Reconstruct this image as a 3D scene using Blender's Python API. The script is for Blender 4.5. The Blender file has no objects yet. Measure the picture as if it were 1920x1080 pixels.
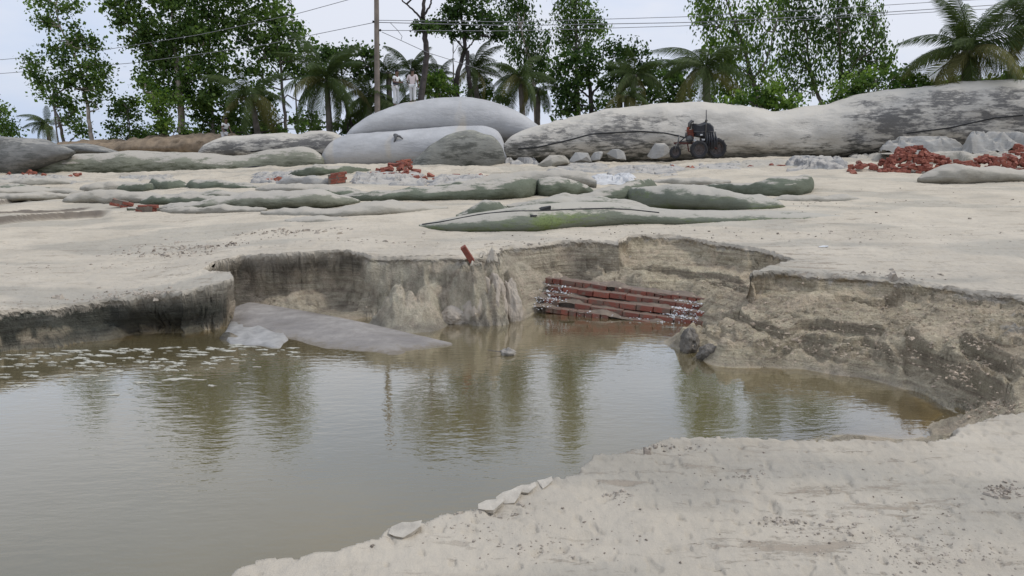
import bpy, bmesh, math, random
import numpy as np
from mathutils import Vector, Matrix
from mathutils.bvhtree import BVHTree
S = bpy.context.scene
C = S.collection
RNG = np.random.default_rng(7)
random.seed(7)

# ------------------------------------------------------------------ camera, sky, sun, exposure
FPX = 1400.0; ZC = 2.2
PITCH = math.atan(240 / FPX)
cd = bpy.data.cameras.new('camera'); cam = bpy.data.objects.new('camera', cd); C.objects.link(cam)
cam.location = (0, 0, ZC); cam.rotation_euler = (math.pi / 2 - PITCH, 0, 0)
cd.sensor_width = 36; cd.lens = 36 * FPX / 1920; cd.clip_end = 6000; cd.clip_start = 0.05
S.camera = cam
W = bpy.data.worlds.new("World"); S.world = W; W.use_nodes = True
nt = W.node_tree; nt.nodes.clear()
SUN_EL, SUN_AZ = math.radians(50), math.radians(88)      # azimuth measured from +Y towards +X
def wn(t, **k):
    n = nt.nodes.new(t)
    for a, b in k.items(): setattr(n, a, b)
    return n
sky = wn('ShaderNodeTexSky', sky_type='NISHITA'); sky.sun_disc = False
sky.sun_elevation = SUN_EL; sky.sun_rotation = SUN_AZ; sky.air_density = 1.2; sky.dust_density = 2.0
tc = wn('ShaderNodeTexCoord')
mp = wn('ShaderNodeMapping'); mp.inputs['Scale'].default_value = (1.0, 1.0, 3.4)
cn = wn('ShaderNodeTexNoise'); cn.inputs['Scale'].default_value = 1.7; cn.inputs['Detail'].default_value = 6; cn.inputs['Roughness'].default_value = .55
nt.links.new(tc.outputs['Generated'], mp.inputs[0]); nt.links.new(mp.outputs[0], cn.inputs['Vector'])
cr = wn('ShaderNodeValToRGB')
cr.color_ramp.elements[0].position = .40; cr.color_ramp.elements[0].color = (5.7, 6.9, 9.2, 1)
cr.color_ramp.elements[1].position = .62; cr.color_ramp.elements[1].color = (8.0, 8.3, 9.3, 1)
nt.links.new(cn.outputs['Fac'], cr.inputs[0])
sep = wn('ShaderNodeSeparateXYZ'); nt.links.new(tc.outputs['Generated'], sep.inputs[0])
mr = wn('ShaderNodeMapRange'); mr.inputs['From Min'].default_value = 0; mr.inputs['From Max'].default_value = 1
mr.inputs['To Min'].default_value = .98; mr.inputs['To Max'].default_value = 1.35
nt.links.new(sep.outputs['Z'], mr.inputs['Value'])
ml = wn('ShaderNodeVectorMath', operation='SCALE'); nt.links.new(cr.outputs[0], ml.inputs[0]); nt.links.new(mr.outputs[0], ml.inputs['Scale'])
mx = wn('ShaderNodeMixRGB'); mx.inputs[0].default_value = .88
nt.links.new(sky.outputs[0], mx.inputs[1]); nt.links.new(ml.outputs[0], mx.inputs[2])
bg = wn('ShaderNodeBackground'); bg.inputs['Strength'].default_value = .1
wo = wn('ShaderNodeOutputWorld'); nt.links.new(mx.outputs[0], bg.inputs[0]); nt.links.new(bg.outputs[0], wo.inputs[0])
sl = bpy.data.lights.new('sun', 'SUN'); sl.energy = 1.7; sl.angle = math.radians(12); sl.color = (1, .96, .9)
sun = bpy.data.objects.new('sun', sl); C.objects.link(sun)
sdir = Vector((math.sin(SUN_AZ) * math.cos(SUN_EL), math.cos(SUN_AZ) * math.cos(SUN_EL), math.sin(SUN_EL)))
sun.rotation_euler = sdir.to_track_quat('Z', 'Y').to_euler(); sun.location = (0, 0, 30)
vs = S.view_settings; vs.view_transform = 'Standard'; vs.look = 'None'; vs.gamma = 1; vs.exposure = 0; vs.use_curve_mapping = False
S.cycles.max_bounces = 5; S.cycles.transparent_max_bounces = 10

# ------------------------------------------------------------------ picture -> place
cp, sp = math.cos(PITCH), math.sin(PITCH)
def ray(u, v):
    a = (u - 960) / FPX; b = (540 - v) / FPX
    return np.array([a, cp + b * sp, -sp + b * cp])
def atY(u, v, Y):
    d = ray(u, v); t = Y / d[1]
    return np.array([d[0] * t, Y, ZC + d[2] * t])
def atZ(u, v, z):
    d = ray(u, v); t = (z - ZC) / d[2]
    return np.array([d[0] * t, d[1] * t, z])

# ------------------------------------------------------------------ noise
_P = np.random.default_rng(3).permutation(256); _P = np.concatenate([_P, _P, _P])
_G = np.random.default_rng(4).normal(size=(256, 3)); _G /= np.linalg.norm(_G, axis=1)[:, None]
_a = np.random.default_rng(9).uniform(0, 6.2832, 256); _G2 = np.c_[np.cos(_a), np.sin(_a)]
def noise(x, y, z=0.0):
    if np.ndim(z) == 0:
        x, y = np.broadcast_arrays(np.asarray(x, float), np.asarray(y, float)); z = float(z); x = x + z * .37; y = y - z * .61
        xi = np.floor(x).astype(np.int32); yi = np.floor(y).astype(np.int32); xf, yf = x - xi, y - yi; k = int(z * 7.3) & 255
        u = xf * xf * xf * (xf * (xf * 6 - 15) + 10); v = yf * yf * yf * (yf * (yf * 6 - 15) + 10); r = 0
        for dx in (0, 1):
            a = _P[_P[k] + ((xi + dx) & 255)]; wx = u if dx else 1 - u
            for dy in (0, 1):
                g = _G2[_P[a + ((yi + dy) & 255)]]; r = r + (g[..., 0] * (xf - dx) + g[..., 1] * (yf - dy)) * wx * (v if dy else 1 - v)
        return r * 1.45
    x, y, z = np.broadcast_arrays(np.asarray(x, float), np.asarray(y, float), np.asarray(z, float))
    xi, yi, zi = np.floor(x).astype(int), np.floor(y).astype(int), np.floor(z).astype(int)
    xf, yf, zf = x - xi, y - yi, z - zi
    f = lambda t: t * t * t * (t * (t * 6 - 15) + 10)
    u, v, w = f(xf), f(yf), f(zf)
    r = 0
    for dx in (0, 1):
        for dy in (0, 1):
            for dz in (0, 1):
                g = _G[_P[_P[_P[(xi + dx) & 255] + ((yi + dy) & 255)] + ((zi + dz) & 255)]]
                d = g[..., 0] * (xf - dx) + g[..., 1] * (yf - dy) + g[..., 2] * (zf - dz)
                r = r + d * (u if dx else 1 - u) * (v if dy else 1 - v) * (w if dz else 1 - w)
    return r * 1.5
def fbm(x, y, z=0.0, o=4, l=2.03, g=.5):
    a, s, r = 1, 1, 0
    for i in range(o):
        r = r + a * noise(x * s + 17.3 * i, y * s + 5.1 * i, z * s + 3.7 * i); a *= g; s *= l
    return r
def ridge(x, y, z=0.0, o=4):
    a, s, r = 1, 1, 0
    for i in range(o):
        r = r + a * (1 - 2 * np.abs(noise(x * s + 9.3 * i, y * s + 2.1 * i, z * s))); a *= .5; s *= 2.1
    return r / 1.9
def ss(t): t = np.clip(t, 0, 1); return t * t * (3 - 2 * t)

# ------------------------------------------------------------------ mesh + object helpers
def mesh_np(name, V, Q, smooth=True, attrs=None):
    V = np.asarray(V, np.float32); Q = np.asarray(Q, np.int32); k = Q.shape[1]
    me = bpy.data.meshes.new(name)
    me.vertices.add(len(V)); me.vertices.foreach_set('co', V.ravel())
    me.loops.add(Q.size); me.loops.foreach_set('vertex_index', Q.ravel())
    me.polygons.add(len(Q)); me.polygons.foreach_set('loop_start', np.arange(0, Q.size, k, dtype=np.int32))
    try: me.polygons.foreach_set('loop_total', np.full(len(Q), k, np.int32))
    except Exception: pass
    me.polygons.foreach_set('use_smooth', np.full(len(Q), smooth))
    for n, a in (attrs or {}).items():
        a = np.asarray(a, np.float32)
        if a.ndim == 1: at = me.attributes.new(n, 'FLOAT', 'POINT'); at.data.foreach_set('value', a)
        else: at = me.attributes.new(n, 'FLOAT_COLOR', 'POINT'); at.data.foreach_set('color', np.c_[a, np.ones(len(a))].astype(np.float32).ravel())
    me.update(calc_edges=True); me.validate()
    return me
class MB:
    """collects polygons of one mesh"""
    def __init__(s): s.V = []; s.F = []; s.A = []
    def add(s, V, F, a=None):
        o = len(s.V); s.V += [tuple(map(float, v)) for v in V]; s.F += [tuple(i + o for i in f) for f in F]
        if a is not None: s.A += [a] * len(V)
    def box(s, c, d, R=None, jit=0, taper=1):
        V = []
        for z in (-1, 1):
            k = taper if z > 0 else 1
            for x, y in ((-1, -1), (1, -1), (1, 1), (-1, 1)):
                p = Vector((x * d[0] / 2 * k, y * d[1] / 2 * k, z * d[2] / 2))
                if jit: p += Vector((random.uniform(-jit, jit), random.uniform(-jit, jit), random.uniform(-jit, jit)))
                if R is not None: p = R @ p
                V.append(p + Vector(c))
        s.add(V, [(3, 2, 1, 0), (4, 5, 6, 7), (0, 1, 5, 4), (1, 2, 6, 5), (2, 3, 7, 6), (3, 0, 4, 7)])
    def tube(s, pts, rad, n=8, cap=True):
        pts = [Vector(p) for p in pts]
        if not hasattr(rad, '__len__'): rad = [rad] * len(pts)
        V = []; F = []; pn = None
        for i, p in enumerate(pts):
            t = (pts[min(i + 1, len(pts) - 1)] - pts[max(i - 1, 0)]).normalized()
            if pn is None: pn = t.orthogonal().normalized()
            pn = (pn - t * pn.dot(t))
            if pn.length < 1e-5: pn = t.orthogonal()
            pn.normalize(); b = t.cross(pn)
            for j in range(n):
                a = 2 * math.pi * j / n; V.append(p + (pn * math.cos(a) + b * math.sin(a)) * rad[i])
        for i in range(len(pts) - 1):
            for j in range(n): F.append((i * n + j, i * n + (j + 1) % n, (i + 1) * n + (j + 1) % n, (i + 1) * n + j))
        if cap: F.append(tuple(range(n))[::-1]); F.append(tuple(range((len(pts) - 1) * n, len(pts) * n)))
        s.add(V, F)
    def lathe(s, prof, c, R=None, n=24):
        V = []; F = []
        for r, z in prof:
            for j in range(n):
                a = 2 * math.pi * j / n; p = Vector((r * math.cos(a), r * math.sin(a), z))
                if R is not None: p = R @ p
                V.append(p + Vector(c))
        m = len(prof)
        for i in range(m - 1):
            for j in range(n): F.append((i * n + j, i * n + (j + 1) % n, (i + 1) * n + (j + 1) % n, (i + 1) * n + j))
        s.add(V, F)
    def obj(s, name, mat, parent=None, smooth=False, origin=None):
        me = bpy.data.meshes.new(name)
        o = Vector(origin) if origin is not None else Vector((0, 0, 0))
        me.from_pydata([Vector(v) - o for v in s.V], [], s.F)
        if smooth: me.polygons.foreach_set('use_smooth', [True] * len(me.polygons))
        me.update(); return link(name, me, mat, parent, origin)
def link(name, me, mat, parent=None, origin=None):
    ob = bpy.data.objects.new(name, me); C.objects.link(ob)
    if mat is not None and not len(me.materials): me.materials.append(mat)
    if origin is not None: ob.location = origin
    if parent is not None: ob.parent = parent
    return ob
def tag(o, label=None, cat=None, group=None, kind=None):
    if label: o['label'] = label
    if cat: o['category'] = cat
    if group: o['group'] = group
    if kind: o['kind'] = kind
    return o
def empty(name, loc, label, cat, group=None, rz=0):
    o = bpy.data.objects.new(name, None); C.objects.link(o); o.location = loc; o.rotation_euler = (0, 0, rz)
    return tag(o, label, cat, group)

# ------------------------------------------------------------------ materials
class NT:
    def __init__(s, name):
        s.m = bpy.data.materials.new(name); s.m.use_nodes = True; s.t = s.m.node_tree; s.t.nodes.clear()
    def n(s, ty, ins=None, **k):
        n = s.t.nodes.new(ty)
        for a, b in k.items(): setattr(n, a, b)
        for a, b in (ins or {}).items():
            if hasattr(b, 'is_output') or isinstance(b, bpy.types.NodeSocket): s.t.links.new(b, n.inputs[a])
            else: n.inputs[a].default_value = b
        return n
    def pos(s): return s.n('ShaderNodeNewGeometry').outputs['Position']
    def noise(s, vec, scale, det=5, rough=.55, stretch=None):
        if stretch: vec = s.n('ShaderNodeMapping', {0: vec, 'Scale': stretch}).outputs[0]
        return s.n('ShaderNodeTexNoise', {'Vector': vec, 'Scale': scale, 'Detail': det, 'Roughness': rough}).outputs['Fac']
    def ramp(s, f, a, b, lo=0.0, hi=1.0): return s.n('ShaderNodeMapRange', {'Value': f, 'From Min': a, 'From Max': b, 'To Min': lo, 'To Max': hi}).outputs[0]
    def mix(s, f, a, b, mode='MIX'):
        c4 = lambda c: (*c, 1) if isinstance(c, tuple) and len(c) == 3 else c
        return s.n('ShaderNodeMixRGB', {0: f, 1: c4(a), 2: c4(b)}, blend_type=mode).outputs[0]
    def math(s, op, a, b=0.0): return s.n('ShaderNodeMath', {0: a, 1: b}, operation=op).outputs[0]
    def bump(s, h, st, dist, nrm=None):
        d = {'Height': h, 'Strength': st, 'Distance': dist}
        if nrm is not None: d['Normal'] = nrm
        return s.n('ShaderNodeBump', d).outputs[0]
    def out(s, sh): s.n('ShaderNodeOutputMaterial', {0: sh}); return s.m
    def pr(s, col, rough=.9, nrm=None, **k):
        c4 = (*col, 1) if isinstance(col, tuple) and len(col) == 3 else col
        d = {'Base Color': c4, 'Roughness': rough}
        if nrm is not None: d['Normal'] = nrm
        d.update(k); return s.n('ShaderNodeBsdfPrincipled', d).outputs[0]

def mat_plain(name, col, rough=.8, var=.25, scale=6, metal=0, bump=.0):
    t = NT(name); p = t.pos(); f = t.noise(p, scale)
    c = t.mix(t.ramp(f, .3, .7), tuple(x * (1 - var) for x in col), tuple(min(1, x * (1 + var)) for x in col))
    nr = t.bump(t.noise(p, scale * 8), .4, bump) if bump else None
    return t.out(t.pr(c, rough, nr, Metallic=metal))

def mat_ground():
    t = NT('sand'); p = t.pos()
    att = lambda n, o='Fac': t.n('ShaderNodeAttribute', attribute_name=n).outputs[o]
    col = att('tint', 'Color'); wc = att('wcol', 'Color'); wet = att('wet'); db = att('db'); cl = att('cliff'); rg = att('rough')
    big = t.noise(p, .55, 5, .6, (1, .45, 1)); mid = t.noise(p, 5, 6, .65, (1, .5, 2)); fine = t.noise(p, 240, 2, .6)
    streak = t.noise(p, 2.6, 6, .7, (.35, 2.2, 6))
    c = t.mix(t.ramp(big, .35, .68, 0, .5), col, t.mix(1, col, (.83, .825, .82), 'MULTIPLY'))
    c = t.mix(t.ramp(streak, .5, .68, 0, .5), c, t.mix(1, c, (.78, .76, .74), 'MULTIPLY'))
    c = t.mix(t.ramp(mid, .3, .7, 0, .45), c, t.mix(1, c, (1.18, 1.14, 1.07), 'MULTIPLY'))
    c = t.mix(t.ramp(fine, .3, .7, 0, .35), c, t.mix(1, c, (.6, .6, .62), 'MULTIPLY'))
    vo = t.n('ShaderNodeTexVoronoi', {'Vector': p, 'Scale': 13.0, 'Randomness': 1.0})
    sparse = t.math('MULTIPLY', t.ramp(vo.outputs['Distance'], .1, .2, 1, 0), t.ramp(t.noise(p, 1.1, 4), .52, .62))
    c = t.mix(t.math('MULTIPLY', sparse, .42), c, (.16, .13, .10))
    mk = t.noise(p, 3.1, 6, .75, (.45, 1.7, 1)); area = t.ramp(t.noise(p, .35, 3), .42, .6)
    mk = t.math('MULTIPLY', t.ramp(mk, .565, .63), area); mk2 = t.math('MULTIPLY', t.ramp(t.noise(p, 9, 5, .75, (.4, 1.5, 1)), .60, .66), t.ramp(t.noise(p, .6, 3), .40, .58)); mk = t.math('MAXIMUM', mk, mk2)
    c = t.mix(t.math('MULTIPLY', mk, .62), c, (.25, .20, .15))
    po = att('pour'); strata = t.mix(po, t.noise(p, 1.5, 6, .68, (.8, .8, 17)), t.noise(p, 2.6, 5, .6, (1.5, 1.5, .8))); lumpy = t.noise(p, 7, 7, .72)
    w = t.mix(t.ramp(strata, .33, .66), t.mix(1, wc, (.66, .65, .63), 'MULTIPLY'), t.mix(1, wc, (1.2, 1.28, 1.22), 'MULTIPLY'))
    w = t.mix(t.ramp(lumpy, .32, .55, .35, .85), t.mix(1, w, (.66, .64, .62), 'MULTIPLY'), t.mix(1, w, (1.3, 1.28, 1.24), 'MULTIPLY'))
    w = t.mix(t.ramp(t.noise(p, 2.2, 6, .7), .53, .6, 0, .5), w, t.mix(1, wc, (1.5, 1.46, 1.38), 'MULTIPLY'))
    spk = t.noise(p, 55, 3, .8); w = t.mix(t.ramp(spk, .38, .55, .5, 0), w, t.mix(1, w, (.55, .53, .5), 'MULTIPLY'))
    edge = t.math('ADD', db, t.ramp(t.noise(p, 6, 6, .7, (1, 1, .6)), .3, .7, -.09, .07))
    cr = t.math('MULTIPLY', t.ramp(edge, .035, .075), cl)
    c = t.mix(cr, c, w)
    h = t.math('ADD', t.math('MULTIPLY', t.noise(p, 45, 5, .7), .6), t.math('MULTIPLY', fine, .22))
    h = t.math('SUBTRACT', h, t.math('ADD', t.math('MULTIPLY', sparse, .9), t.math('MULTIPLY', mk, 1.2)))
    n1 = t.bump(t.noise(p, 9, 5, .6, (1, .6, 1)), .5, .035); n2 = t.bump(h, .6, .010, n1)
    hw = t.math('ADD', t.math('MULTIPLY', lumpy, .8), t.math('ADD', t.math('MULTIPLY', strata, .7), t.math('MULTIPLY', t.noise(p, 28, 6, .75), .35)))
    n3 = t.bump(t.math('MULTIPLY', hw, rg), .9, .11, n2)
    return t.out(t.pr(c, t.ramp(wet, 0, 1, .95, .36), n3, **{'Specular IOR Level': t.ramp(wet, 0, 1, .1, .5)}))

def mat_water():
    t = NT('pond_water'); p = t.pos()
    dep = t.n('ShaderNodeAttribute', attribute_name='depth').outputs['Fac']
    tm = t.n('ShaderNodeMapping', {0: p, 'Rotation': (0, 0, math.radians(-18)), 'Scale': (.42, 1.0, 1)}).outputs[0]
    w1 = t.noise(tm, 11, 3, .5); w2 = t.noise(tm, 30, 2, .5)
    amp = t.ramp(t.noise(p, .45, 2), .35, .62, .35, 1.0)
    h = t.math('MULTIPLY', t.math('ADD', w1, t.math('MULTIPLY', w2, .3)), amp)
    nr = t.bump(h, 1.0, .0032)
    murk = t.mix(t.ramp(t.noise(p, .6, 4), .35, .65), (.128, .100, .045), (.152, .123, .063))
    dif = t.n('ShaderNodeBsdfDiffuse', {'Color': murk}).outputs[0]
    tr = t.n('ShaderNodeBsdfTransparent', {'Color': (.80, .72, .50, 1)}).outputs[0]
    k = t.math('SUBTRACT', 1.0, t.math('EXPONENT', t.math('MULTIPLY', dep, -11.0)))
    body = t.n('ShaderNodeMixShader', {0: k, 1: tr, 2: dif}).outputs[0]
    gl = t.n('ShaderNodeBsdfGlossy', {'Roughness': .035, 'Color': (.99, .98, .93, 1), 'Normal': nr}).outputs[0]
    fr = t.n('ShaderNodeFresnel', {'IOR': 1.33, 'Normal': nr}).outputs[0]
    fr = t.math('MINIMUM', t.math('MULTIPLY', fr, 2.4), 1.0)
    return t.out(t.n('ShaderNodeMixShader', {0: fr, 1: body, 2: gl}).outputs[0])

_bm = {}
def mat_bag(base=(.33, .34, .35), stain=(.055, .055, .055), sa=.0, algae=(.10, .125, .07), al=0.0, top=.0, bright=0.0, bands=0.0, topcol=(.49, .445, .375), ash=(0.15, .8), pale=None):
    key = (base, stain, sa, algae, al, top, bright, bands, topcol, ash, pale)
    if key in _bm: return _bm[key]
    t = NT('geotextile'); p = t.pos()
    gz = t.n('ShaderNodeSeparateXYZ', {0: t.n('ShaderNodeTexCoord').outputs['Generated']}).outputs['Z']
    nz = t.n('ShaderNodeSeparateXYZ', {0: t.n('ShaderNodeNewGeometry').outputs['Normal']}).outputs['Z']
    b = t.noise(p, .7, 5, .6, (1, 1, 2)); m = t.noise(p, 3.2, 8, .74, (.42, .6, 1.9)); fi = t.noise(p, 26, 4, .7)
    c = t.mix(t.ramp(b, .35, .65), tuple(x * .86 for x in base), tuple(x * 1.1 for x in base))
    if bands:
        bd = t.noise(p, .42, 2, .5, (2.2, .3, -.9)); c = t.mix(t.ramp(bd, .60, .68, 0, bands), c, (.56, .49, .38))
    if sa:
        f = t.math('ADD', t.math('MULTIPLY', m, .7), t.math('MULTIPLY', b, .5))
        if pale:
            px_ = t.n('ShaderNodeSeparateXYZ', {0: p}).outputs['X']; inn = t.math('MULTIPLY', t.ramp(px_, pale[0] - 1.5, pale[0] + 1.5), t.ramp(px_, pale[1] + 2, pale[1] - 2))
            f = t.math('SUBTRACT', f, t.math('MULTIPLY', inn, .16))
        c = t.mix(t.ramp(f, .70 - .22 * sa, .80 - .22 * sa, 0, .88), c, t.mix(t.ramp(fi, .3, .7), stain, tuple(x * 2.4 for x in stain)))
    if al:
        f = t.math('ADD', t.ramp(gz, ash[0], ash[1], 1.0, 0), t.ramp(m, .3, .7, -.35, .35))
        c = t.mix(t.ramp(f, .3, .75, 0, al), c, t.mix(t.ramp(m, .35, .65), algae, tuple(x * .62 for x in algae)))
    if top:
        f = t.math('ADD', nz, t.ramp(m, .3, .7, -.38, .38))
        c = t.mix(t.ramp(f, 1.12 - .75 * top, 1.3 - .75 * top, 0, .93), c, t.mix(t.ramp(fi, .3, .7), tuple(x * .86 for x in topcol), topcol))
    c = t.mix(t.ramp(fi, .3, .75, 0, .4), c, t.mix(1, c, (.62, .62, .62), 'MULTIPLY'))
    cre = t.math('ABSOLUTE', t.math('SUBTRACT', t.noise(p, 1.5, 3, .5, (.9, .6, 2.2)), .5)); n0 = t.bump(t.ramp(cre, 0, .12), .16, .05)
    n1 = t.bump(t.noise(p, 4.5, 6, .62, (.5, .8, 1.6)), .45, .07, n0); n2 = t.bump(fi, .4, .012, n1)
    _bm[key] = t.out(t.pr(c, .92, n2, **{'Specular IOR Level': .15})); return _bm[key]

def mat_leaf(name, dark, light, trans=.38):
    t = NT(name); a = t.n('ShaderNodeAttribute', attribute_name='shade').outputs['Fac']
    c = t.mix(a, dark, light)
    b = t.pr(c, .65, None, **{'Specular IOR Level': .2})
    tl = t.n('ShaderNodeBsdfTranslucent', {'Color': t.mix(1, c, (1.3, 1.5, .6), 'MULTIPLY')}).outputs[0]
    return t.out(t.n('ShaderNodeMixShader', {0: trans, 1: b, 2: tl}).outputs[0])

M_GROUND = mat_ground(); M_WATER = mat_water()
def mat_brick():
    t = NT('red_brick'); p = t.pos(); r = t.n('ShaderNodeObjectInfo').outputs['Random']
    c = t.mix(r, (.20, .055, .035), (.34, .115, .07))
    c = t.mix(t.ramp(t.noise(p, 14, 5, .7), .42, .6, 0, .6), c, (.16, .05, .035))
    c = t.mix(t.ramp(t.noise(p, 8, 5, .7), .60, .68, 0, .7), c, (.45, .38, .31))
    return t.out(t.pr(c, .92, t.bump(t.noise(p, 60, 4), .5, .01)))
M_BRICK = mat_brick()
def mat_mbrick():
    t = NT('muddy_brick'); p = t.pos(); r = t.n('ShaderNodeObjectInfo').outputs['Random']
    nz = t.n('ShaderNodeSeparateXYZ', {0: t.n('ShaderNodeNewGeometry').outputs['Normal']}).outputs['Z']
    c = t.mix(r, (.17, .045, .028), (.27, .080, .048))
    f = t.math('ADD', t.math('MULTIPLY', nz, .22), t.noise(p, 6, 6, .7))
    c = t.mix(t.ramp(f, .45, .58, 0, .88), c, (.155, .11, .078))
    return t.out(t.pr(c, .62, t.bump(t.noise(p, 40, 4), .7, .012)))
M_MBRICK = mat_mbrick()
M_MORTAR = mat_plain('mortar', (.17, .135, .105), .9, .3, 9, 0, .01)
M_SAND = mat_plain('dry_sand_crust', (.46, .43, .375), .95, .18, 18, 0, .008)
M_WSAND = mat_plain('damp_sand', (.25, .225, .19), .8, .25, 14, 0, .01)
M_FOAM = mat_plain('foam', (.40, .38, .31), .8, .12, 20, 0, .004)
M_LIME = mat_plain('lime_flakes', (.66, .66, .65), .7, .1, 30)
M_BLACK = mat_plain('black_stitching', (.018, .018, .018), .8)
M_POLE = mat_plain('weathered_pole', (.20, .165, .135), .9, .25, 3, 0, .01)
M_BARK = mat_plain('dark_bark', (.060, .050, .045), .95, .4, 5, 0, .02)
M_PBARK = mat_plain('pale_bark', (.33, .28, .23), .9, .35, 2.5, 0, .02)
M_TBARK = mat_plain('grey_bark', (.15, .13, .11), .9, .35, 3, 0, .02)
M_WIRE = mat_plain('wire', (.22, .22, .23), .6)
L_DARK = mat_leaf('dark_leaves', (.024, .050, .016), (.10, .16, .045))
L_MID = mat_leaf('mid_green_leaves', (.032, .066, .018), (.15, .22, .058))
L_BRIGHT = mat_leaf('fresh_green_leaves', (.040, .085, .018), (.19, .27, .06))
L_PALM = mat_leaf('palm_leaflets', (.020, .038, .012), (.10, .135, .035), .15)
L_DRY = mat_leaf('yellowing_palm_leaflets', (.07, .08, .025), (.23, .20, .085))
M_EARTH = mat_plain('brown_earth', (.24, .18, .12), .98, .35, 2.5, 0, .05)

# ------------------------------------------------------------------ the terrain
_D = np.array([0, 3, 6, 9.5, 11, 14, 17, 20, 25, 28, 34, 45, 70, 4000.])
_ZL = np.array([.5, .5, .48, .47, .57, .72, .84, .97, 1.22, 1.37, 1.62, 1.75, 1.8, 1.8])
_ZM = np.array([.6, .6, .66, .80, .87, 1.0, 1.15, 1.32, 1.58, 1.72, 1.98, 2.15, 2.1, 1.8])
_ZR = np.array([.6, .6, .68, .82, .90, 1.07, 1.26, 1.46, 1.82, 2.0, 2.27, 2.45, 2.3, 1.8])
def plain(x, y):
    r = np.maximum(np.asarray(y, float), .3); u = np.clip(np.asarray(x, float) / np.maximum(r, 2.0), -.8, .8)
    a = np.interp(r, _D, _ZL); b = np.interp(r, _D, _ZM); c = np.interp(r, _D, _ZR)
    wl = ss((-u - .15) / .45); wr = ss((u - .08) / .35)
    near = ss((6.5 - r) / 2.5)
    base = b * (1 - wl) * (1 - wr) + a * wl + c * wr * (1 - wl)
    return base * (1 - near) + (.6) * near
def onG(u, v):
    d = ray(u, v); Y = np.geomspace(1.2, 37.5, 420); k = Y / d[1]; zr = ZC + d[2] * k; zp = plain(d[0] * k, Y)
    i = np.nonzero(zr <= zp)[0]
    if len(i) == 0: return np.array([d[0] * k[-1], Y[-1], zp[-1]])
    i = i[0]
    if i == 0: return atZ(u, v, float(zp[0]))
    a = (zr - zp)[i - 1]; b = (zr - zp)[i]; y = Y[i - 1] + (Y[i] - Y[i - 1]) * a / (a - b)
    return np.array([d[0] * y / d[1], y, float(plain(d[0] * y / d[1], y))])
# lip of the pit (screen point, wall width in metres)
LIP = [(-420, 640, .15), (-150, 600, .15), (0, 583, .14), (100, 570, .13), (200, 560, .10), (260, 553, .08), (340, 545, .08), (400, 531, .07), (435, 518, .06),
       (415, 511, .05), (378, 508, .05), (395, 498, .07), (450, 485, .08), (560, 478, .08), (600, 473, .09), (650, 470, .09), (680, 475, .12),
       (700, 478, .36), (760, 480, .46), (860, 480, .42), (885, 472, .35), (920, 467, .3), (955, 463, .2), (1010, 458, .22), (1060, 453, .2),
       (1110, 453, .18), (1160, 456, .16), (1178, 441, .10), (1270, 439, .12), (1330, 455, .16), (1420, 468, .12), (1492, 487, .08), (1450, 499, .07), (1405, 510, .07),
       (1450, 508, .08), (1550, 512, .12), (1650, 518, .18), (1730, 527, .16), (1800, 536, .18), (1850, 545, .14), (1920, 556, .14), (2100, 585, .2),
       (2330, 660, .3), (2250, 760, .4), (2050, 776, .25), (1920, 775, .20), (1870, 779, .16), (1800, 803, .12), (1740, 828, .12), (1650, 831, .10),
       (1500, 825, .07), (1400, 822, .05), (1280, 823, .05), (1240, 831, .05), (1200, 850, .05), (1150, 858, .05), (1110, 862, .05), (1085, 880, .05), (1080, 893, .05),
       (1030, 900, .05), (990, 907, .05), (940, 927, .05), (892, 947, .05), (880, 958, .05), (820, 966, .05), (792, 982, .05), (728, 992, .05), (715, 1010, .05),
       (650, 1030, .05), (560, 1045, .05), (500, 1050, .05), (450, 1062, .05), (430, 1080, .05), (330, 1180, .05), (200, 1500, .06)]
LW = np.array([list(onG(u, v)[:2]) for u, v, w in LIP] + [[-1.6, .6], [-9, -1.0], [-15, 3], [-13, 7.5]])
LWW = np.array([w for *_, w in LIP] + [.1, .2, .2, .2])
def dist_lip(x, y):
    """distance to the lip, wall width there, outward direction, inside flag"""
    n = len(LW); best = np.full(x.shape, 1e9); ww = np.zeros(x.shape); nx = np.zeros(x.shape); ny = np.zeros(x.shape); ins = np.zeros(x.shape, bool)
    for i in range(n):
        a = LW[i]; b = LW[(i + 1) % n]; d = b - a; L = (d ** 2).sum() + 1e-12
        t = np.clip(((x - a[0]) * d[0] + (y - a[1]) * d[1]) / L, 0, 1)
        px, py = a[0] + t * d[0], a[1] + t * d[1]; q = (x - px) ** 2 + (y - py) ** 2
        k = q < best; best = np.where(k, q, best); ww = np.where(k, LWW[i] * (1 - t) + LWW[(i + 1) % n] * t, ww)
        nx = np.where(k, px - x, nx); ny = np.where(k, py - y, ny)
        c = ((a[1] > y) != (b[1] > y)); xc = a[0] + (y - a[1]) * d[0] / (d[1] if abs(d[1]) > 1e-9 else 1e-9)
        ins ^= c & (x < xc)
    best = np.sqrt(best); return best, ww, nx / (best + 1e-6), ny / (best + 1e-6), ins
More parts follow.
